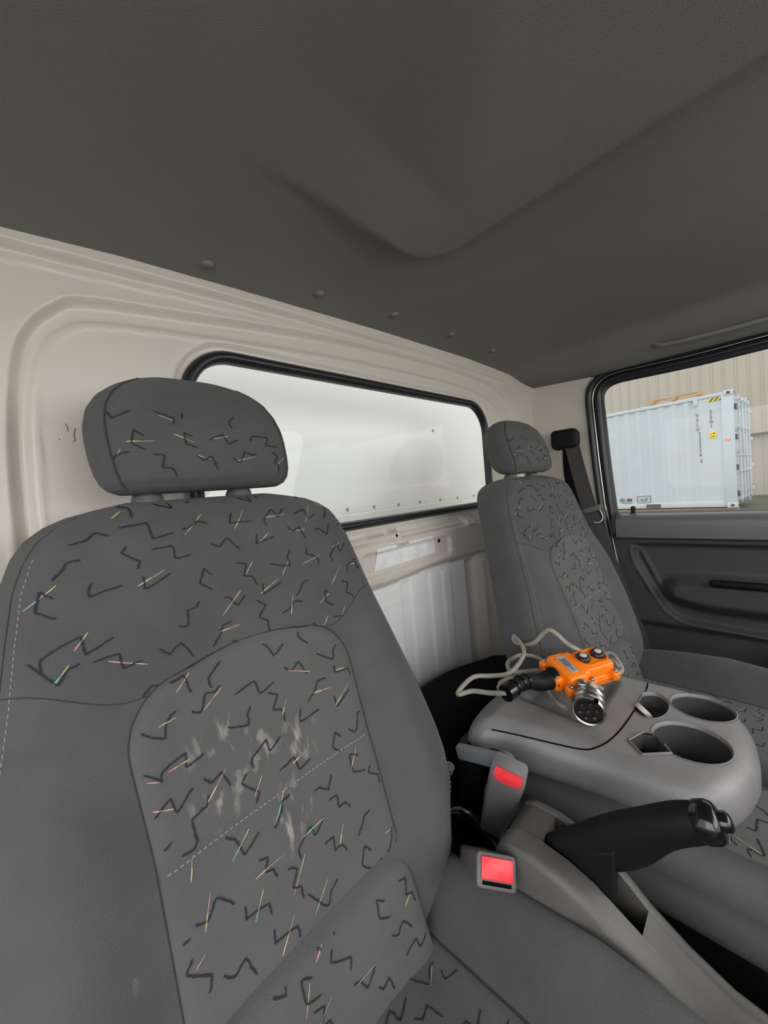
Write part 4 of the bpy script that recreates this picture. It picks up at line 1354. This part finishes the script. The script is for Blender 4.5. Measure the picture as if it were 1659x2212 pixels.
def cable():
    root = empty('control_cable')
    tag(root, 'dirty beige looped cable under and around the orange controller', 'cable')
    z = lambda px, py, zz: P(px, py, 'z', zz)
    p1 = [sleeve_end, z(1060, 1497, -0.362), z(1020, 1493, -0.370), z(990, 1500, -0.374), z(1000, 1482, -0.368), z(1025, 1462, -0.362), z(1060, 1460, -0.36), z(1098, 1455, -0.355),
          z(1122, 1432, -0.350), z(1132, 1408, -0.345), z(1124, 1388, -0.340), z(1110, 1373, -0.336)]
    MB().tube(spline(p1, 8), 0.0042, 12).build('cable_run', M['cable'], root)
    xx = lambda px, py, v: P(px, py, 'x', v)
    p2 = [xx(1110, 1373, 0.760), xx(1110, 1383, 0.755), xx(1120, 1391, 0.75), xx(1137, 1393, 0.745), xx(1156, 1387, 0.74), xx(1172, 1370, 0.737), xx(1187, 1361, 0.735), xx(1203, 1370, 0.735), xx(1222, 1388, 0.735), xx(1245, 1402, 0.735), xx(1266, 1412, 0.755),
          z(1290, 1412, -0.370), z(1318, 1412, -0.372), z(1332, 1425, -0.376), z(1343, 1448, -0.384), z(1322, 1462, -0.382), z(1300, 1475, -0.384)]
    MB().tube(spline(p2, 8), 0.0042, 12).build('cable_run', M['cable'], root)
    p3 = [z(1300, 1430, -0.378), z(1322, 1428, -0.378), z(1332, 1436, -0.380), z(1343, 1450, -0.386)]
    MB().tube(spline(p3, 8), 0.0042, 12).build('cable_run', M['cable'], root)
    # coil under the sleeve
    p4 = [z(1180, 1430, -0.372), z(1150, 1417, -0.366), z(1120, 1416, -0.362), z(1100, 1428, -0.362), z(1097, 1440, -0.364), z(1110, 1452, -0.368), z(1160, 1448, -0.372)]
    MB().tube(spline(p4, 8), 0.0042, 12).build('cable_run', M['cable'], root)
    for k, off in enumerate(((0, 0, 0.0), (4, 6, -0.004), (-2, 12, -0.004))):
        q = [z(1200, 1440 + off[1], -0.376 + off[2]), z(1150, 1452 + off[1], -0.378 + off[2]), z(1110, 1462 + off[1], -0.378 + off[2]), z(1082 + off[0], 1474 + off[1] * .6, -0.376 + off[2]), z(1086 + off[0], 1484 + off[1] * .4, -0.378 + off[2]), z(1130, 1480 + off[1] * .4, -0.382), z(1180, 1476 + off[1] * .4, -0.384)]
        MB().tube(spline(q, 8), 0.0040, 12).build('cable_run', M['cable'], root)
    p5 = [z(1182, 1488, -0.388), z(1195, 1505, -0.388), z(1208, 1520, -0.386), z(1225, 1530, -0.386)]
    MB().tube(spline(p5, 8), 0.0042, 12).build('cable_run', M['cable'], root)
    p6 = [z(1205, 1482, -0.386), z(1225, 1505, -0.386), z(1240, 1515, -0.384)]
    MB().tube(spline(p6, 8), 0.0040, 12).build('cable_run', M['cable'], root)
    p7 = [z(1255, 1485, -0.366), z(1270, 1480, -0.364), z(1290, 1484, -0.366), z(1301, 1490, -0.370)]
    MB().tube(spline(p7, 8), 0.0042, 12).build('cable_run', M['cable'], root)
cable()

def plug():
    root = empty('multi_pin_plug')
    tag(root, 'round silver metal plug with black pin insert in front of the orange controller', 'plug')
    f = P(1271, 1537, 'z', -0.371)
    back = P(1289, 1494, 'z', -0.369)
    ax = (back - f).normalized()
    ax = (ax + Vector((0.1, 0.18, 0.05))).normalized()
    def r(d, rad): return f + ax * d, rad
    st = [(0.0, 0.0205), (-0.0015, 0.0225), (0.0005, 0.0245), (0.004, 0.0250), (0.006, 0.0238), (0.013, 0.0238), (0.015, 0.0250), (0.021, 0.0250), (0.024, 0.0225), (0.034, 0.0210), (0.036, 0.0225), (0.046, 0.0225), (0.049, 0.0190), (0.058, 0.0160), (0.062, 0.0080)]
    up = Vector((0, 0, 1)); a = (up - ax * ax.dot(up)).normalized(); bb = ax.cross(a)
    rows = [[f + ax * d + (a * math.cos(w) + bb * math.sin(w)) * rad for w in [2 * math.pi * j / 32 for j in range(32)]] for d, rad in st]
    MB().grid(rows, closed=True).build('shell', M['steel'], root, angle=35)
    ins = MB().tube([f + ax * 0.003, f + ax * 0.004], 0.0208, 28).build('pin_insert', M['insulator'], root)
    pins = [(0, 0)] + [(0.0125 * math.cos(2 * math.pi * k / 6 + .3), 0.0125 * math.sin(2 * math.pi * k / 6 + .3)) for k in range(6)]
    for u, v in pins:
        q = f + a * u + bb * v
        MB().tube([q + ax * 0.003, q - ax * 0.001], 0.0034, 12).build('pin_socket', M['button_dark'], ins)
        MB().tube([q + ax * 0.003, q - ax * 0.0014], 0.0016, 10).build('pin', M['steel'], ins)
    # keyway notch and clamp nut
    MB().box(f + a * 0.021 + bb * 0.012 - ax * 0.001, (0.006, 0.006, 0.006), M3=Matrix((a, bb, ax)).transposed(), bev=0.001).build('keyway', M['hole'], root)
    MB().box(f + ax * 0.044 + a * 0.018 - bb * 0.010, (0.012, 0.014, 0.018), M3=Matrix((a, bb, ax)).transposed(), bev=0.003).build('cable_clamp', M['steel'], root)
plug()

# ================================================================ OUTSIDE
# white body panel behind the rear window
def body_panel():
    root = empty('truck_body_panel')
    tag(root, 'white riveted body headboard seen through the rear window', 'panel')
    y = 0.96
    MB().prism([(-0.35, -0.059), (2.2, -0.065), (2.2, 0.50), (-0.35, 0.50)], 'y', y, y + 0.02).build('upper_sheet', M['panel_white'], root, smooth=False, bevel=0.001)
    MB().prism([(-0.35, -1.0), (2.2, -1.0), (2.2, -0.068), (-0.35, -0.062)], 'y', y + 0.001, y + 0.03).build('lower_sheet', M['panel_white'], root, smooth=False, bevel=0.001)
    pos = [P(px, py, 'y', y) for px, py in ((750, 1101), (808, 1095), (861, 1090), (907, 1084), (951, 1079), (988, 1075), (1023, 1070), (935, 930))]
    for k in range(1, 6): pos.append(pos[0] - Vector((0.112 * k, 0, -0.0005 * k)))
    for q in pos:
        MB().tube([(q.x, y + 0.001, q.z), (q.x, y - 0.0015, q.z), (q.x, y - 0.0028, q.z), (q.x, y - 0.0032, q.z)], [0.0062, 0.0058, 0.0035, 0.0008], 16).build('rivet', M['rivet'], root)
body_panel()

# ground and cladding
MB().prism([(-25, -30), (45, -30), (45, 40), (-25, 40)], 'z', -1.40, -1.30).build('ground', M['yard'], smooth=False)
tag(bpy.data.objects['ground'], 'mossy concrete yard', None, kind='structure')
def cladding():
    root = empty('warehouse')
    tag(root, 'beige warehouse clad in vertical profiled sheet behind the container', 'building')
    def sheet(x, z0, z1, name, y0=-12, y1=20, per=0.33):
        pr = []
        y = y0
        while y < y1:
            pr += [(x, y), (x, y + per * 0.82), (x - 0.035, y + per * 0.86), (x - 0.035, y + per * 0.96)]
            y += per
        MB().grid([[(a, b, z0) for a, b in pr], [(a, b, z1) for a, b in pr]]).build(name, M['cladding'], root, smooth=False)
    sheet(19.0, 0.90, 7.5, 'upper_cladding')
    sheet(19.25, -1.3, 0.95, 'lower_cladding')
    MB().box((19.3, 4, 0.90), (0.5, 32, 0.06)).build('drip_flashing', M['cladding'], root, smooth=False)
    MB().box((22, 4, 3.0), (4, 32, 9)).build('wall_core', M['cladding'], root, smooth=False)
cladding()

# shipping container
def container():
    root = empty('shipping_container')
    tag(root, 'pale grey shipping container with black lettering and yellow plate outside the door window', 'container')
    o = P(1594, 1096, 'x', 12.9)              # lower near door corner
    d = P(130, 1131, 'y', 1.0); d.z = 0; d.normalize()        # along the side, away from the doors
    e = Vector((d.y, -d.x, 0))                # across the doors, away from the camera
    HT, LEN, WD = 2.90, 6.06, 2.44
    R = Matrix((d, e, Vector((0, 0, 1)))).transposed()
    def T(s, w, z): return o + R @ Vector((s, w, z))
    def side(px, py):
        c = Vector((px - W / 2, py - H / 2, F)); r = Vector((RX.dot(c), RY.dot(c), RZ.dot(c)))
        t = o.dot(e) / r.dot(e); q = r * t - o
        return q.dot(d), q.z
    # corrugated side
    b = MB(); pr = []; s = 0.62
    while s < LEN - 0.25:
        pr += [(s, 0.010), (s + 0.072, 0.010), (s + 0.140, 0.046), (s + 0.210, 0.046), ]
        s += 0.278
    pr = [(0.16, 0.010), (0.55, 0.010)] + pr
    b.grid([[T(a, w, 0.16) for a, w in pr], [T(a, w, HT - 0.10) for a, w in pr]])
    b.build('side_panel', M['container'], root, smooth=False)
    MB().box(T(LEN / 2, 1.25, HT / 2 + 0.03), (LEN - 0.1, WD - 0.2, HT - 0.2), M3=R).build('inner_body', M['container'], root, smooth=False)
    MB().box(T(LEN / 2, 0.03, HT - 0.05), (LEN - 0.2, 0.07, 0.09), M3=R, bev=0.008).build('top_rail', M['container'], root)
    MB().box(T(LEN / 2, 0.03, 0.09), (LEN - 0.2, 0.07, 0.14), M3=R, bev=0.006).build('bottom_rail', M['container'], root)
    s0, _ = side(1397, 1100); s1, _ = side(1428, 1100)
    MB().box(T((s0 + s1) / 2, -0.006, 0.085), (abs(s0 - s1), 0.02, 0.10), M3=R).build('fork_pocket', M['container_dark'], root, smooth=False)
    s2, _ = side(1590, 1000); s3, _ = side(1565, 1000)
    MB().box(T(0.115, 0.02, HT / 2), (0.23, 0.09, HT - 0.1), M3=R, bev=0.01).build('corner_post', M['container'], root)
    MB().box(T(0.06, WD - 0.05, HT / 2), (0.12, 0.10, HT - 0.1), M3=R, bev=0.01).build('corner_post', M['container'], root)
    for w in (0.05, WD - 0.05):
        for zz in (0.06, HT - 0.05):
            cc = MB().box(T(0.09, w, zz), (0.20, 0.18, 0.13), M3=R, bev=0.012).build('corner_casting', M['container'], root)
            MB().cyl(T(0.09, w - 0.095, zz), T(0.09, w - 0.05, zz), 0.038, 16).build('casting_hole', M['container_dark'], cc)
            MB().box(T(-0.012, w, zz), (0.012, 0.06, 0.07), M3=R).build('casting_hole', M['container_dark'], cc)
    # doors with lock rods
    for k in range(2):
        w = 0.10 + 0.02 + k * 1.12
        dr = MB().box(T(0.04, w + 0.55, HT / 2), (0.05, 1.10, HT - 0.25), M3=R, bev=0.01).build('door_leaf', M['container'], root)
        gb = MB()
        for zz in np.linspace(0.35, HT - 0.35, 5): gb.box(T(0.008, w + 0.55, float(zz)), (0.03, 1.0, 0.16), M3=R, bev=0.01)
        gb.build('door_swage', M['container'], dr)
        for ww in (w + 0.22, w + 0.78):
            rod = MB().cyl(T(-0.05, ww, 0.12), T(-0.05, ww, HT - 0.10), 0.022, 12).build('lock_rod', M['container'], root)
            for zz in (0.2, 0.9, 1.3, 2.0, HT - 0.2):
                MB().box(T(-0.045, ww, zz), (0.07, 0.10, 0.06), M3=R, bev=0.008).build('rod_bracket', M['container'], rod)
    for zz in (0.35, 1.0, 1.75, 2.5):
        MB().box(T(-0.02, 0.10, zz), (0.05, 0.05, 0.14), M3=R, bev=0.01).build('door_hinge', M['container_dark'], root)
        MB().box(T(-0.02, WD - 0.02, zz), (0.12, 0.16, 0.10), M3=R, bev=0.01).build('door_hinge', M['container'], root)
    # lettering, stacked characters
    def text(body, px, py, size, name, m=M['ink'], off=-0.004, sx=0.78, spacing=1.0, align='CENTER'):
        cu = bpy.data.curves.new(name, 'FONT')
        cu.body = body; cu.size = size; cu.align_x = align; cu.align_y = 'TOP'; cu.space_line = spacing; cu.extrude = 0.001
        cu.offset = 0.001
        t = bpy.data.objects.new(name, cu); COL.objects.link(t); t.data.materials.append(m); t.parent = root
        s_, z_ = side(px, py)
        mtx = Matrix((-d, Vector((0, 0, 1)), -e)).transposed().to_4x4()
        mtx.translation = T(s_, off, z_)
        me = bpy.data.meshes.new_from_object(t)
        bpy.data.objects.remove(t)
        t = bpy.data.objects.new(name, me); COL.objects.link(t); t.parent = root
        t.matrix_world = mtx @ Matrix.Diagonal((sx, 1, 1, 1))
        return t
    text('V\nS\nL\nU', 1505.5, 893, 0.122, 'owner_code', sx=0.78, spacing=0.97)
    text('3\n2\n2\n3\n5\n4', 1511, 932, 0.122, 'serial_number', sx=0.78, spacing=0.91)
    text('5', 1515, 991, 0.128, 'check_digit', sx=0.78)
    text('2\n5\nG\n1', 1535, 885, 0.122, 'type_code', sx=0.78, spacing=0.97)
    text('6.0', 1391, 1075.5, 0.12, 'height_mark', sx=1.15)
    # frame of the height mark
    s_, z_ = side(1391, 1079)
    fb = MB()
    for (ds, dz, ls, lz) in ((0, .095, .32, .012), (0, -.095, .32, .012), (.16, 0, .012, .20), (-.16, 0, .012, .20)):
        fb.box(T(s_ + ds, 0.002, z_ + dz), (ls, 0.004, lz), M3=R)
    fb.build('height_mark_frame', M['ink'], root, smooth=False)
    # small marks beside it
    s_, z_ = side(1344, 1081)
    rg = MB(); pts = [T(s_ + 0.055 * math.cos(w), 0.0, z_ + 0.055 * math.sin(w)) for w in [2 * math.pi * i / 24 for i in range(25)]]
    rg.tube(pts, 0.006, 6, caps=False); rg.box(T(s_, 0.002, z_), (0.07, 0.004, 0.025), M3=R)
    rg.build('round_maker_mark', M['ink'], root)
    s_, z_ = side(1360, 1080)
    MB().box(T(s_, 0.002, z_), (0.12, 0.004, 0.07), M3=R).build('dark_plate', M['ink'], root, smooth=False)
    s_, z_ = side(1355, 1084)
    lb = MB()
    for dz, l in ((0, .24), (-.05, .30), (-.08, .22)): lb.box(T(s_, 0.002, z_ + dz), (l, 0.004, 0.010), M3=R)
    lb.build('small_print_lines', M['container_dark'], root, smooth=False)
    # yellow plate, hazard stripes, orange tape
    s_, z_ = side(1540, 939)
    yp = MB().box(T(s_, 0.0, z_), (0.135, 0.006, 0.17), M3=R, bev=0.002).build('warning_plate', M['yellow'], root)
    wb = MB()
    for ds, dz, ls, lz in ((.035, .03, .014, .03), (-.02, .035, .05, .03), (0.02, -.035, .022, .03), (-.02, -.035, .022, .03)): wb.box(T(s_ + ds, -0.004, z_ + dz), (ls, 0.003, lz), M3=R)
    wb.build('plate_printing', M['ink'], yp, smooth=False)
    sa, za = side(1525, 861); sb_, zb = side(1561, 853)
    hz = MB(); hd = MB()
    n = 7
    for i in range(n):
        a = lerp(sa, sb_, i / n); bb = lerp(sa, sb_, (i + 1) / n)
        zt = HT - 0.11; h = 0.09; sl = -0.07
        q = [T(a, 0.004, zt - h), T(bb, 0.004, zt - h), T(bb + sl, 0.004, zt), T(a + sl, 0.004, zt)]
        (hz if i % 2 == 0 else hd).add(q, [(0, 1, 2, 3)])
    hz.build('hazard_stripe_yellow', M['yellow'], root, smooth=False)
    hd.build('hazard_stripe_dark', M['ink'], root, smooth=False)
    s_, z_ = side(1586, 948)
    MB().box(T(0.13, -0.028, z_), (0.12, 0.004, 0.05), M3=R).build('orange_tape', M['orange_tape'], root, smooth=False)
    s_, z_ = side(1502, 871)
    MB().box(T(s_, 0.0, z_), (0.09, 0.02, 0.16), M3=R, bev=0.004).build('vent_cover', M['container'], root)
    # wooden frame on the roof
    pr_ = empty('wooden_pallet')
    tag(pr_, 'raw wooden pallet frame lying on the container roof', 'pallet')
    sa, _ = side(1401, 880); sb_, _ = side(1511, 858)
    c = (sa + sb_) / 2; L = abs(sa - sb_)
    for zz in (0.05, 0.17):
        for w in (0.25, 1.0):
            MB().box(T(c, w, HT + zz - 0.02), (L, 0.08, 0.05), M3=R, bev=0.003).build('board', M['wood'], pr_)
    for f_ in (-0.47, 0.02, 0.47):
        MB().box(T(c + f_ * L, 0.6, HT + 0.09), (0.10, 0.85, 0.10), M3=R, bev=0.003).build('block', M['wood'], pr_)
    # dunnage under the container
    dn = MB().box(T(1.6, 0.2, -0.045), (3.2, 0.25, 0.07), M3=R, bev=0.004).build('timber_bearer', M['wood'])
    tag(dn, 'timber bearer under the container', 'timber')
    rs = MB()
    rnd = random.Random(3)
    for i in range(7):
        rs.box(T(-1.2 + rnd.uniform(-.3, .3), 4.5 + rnd.uniform(-.8, .8), rnd.uniform(0, .25)), (rnd.uniform(.3, .7), rnd.uniform(.1, .3), rnd.uniform(.08, .2)), M3=R, bev=0.01)
    tag(rs.build('scrap_iron', M['rust'], smooth=False), 'rusty scrap iron on the ground beside the container doors', 'scrap')
container()
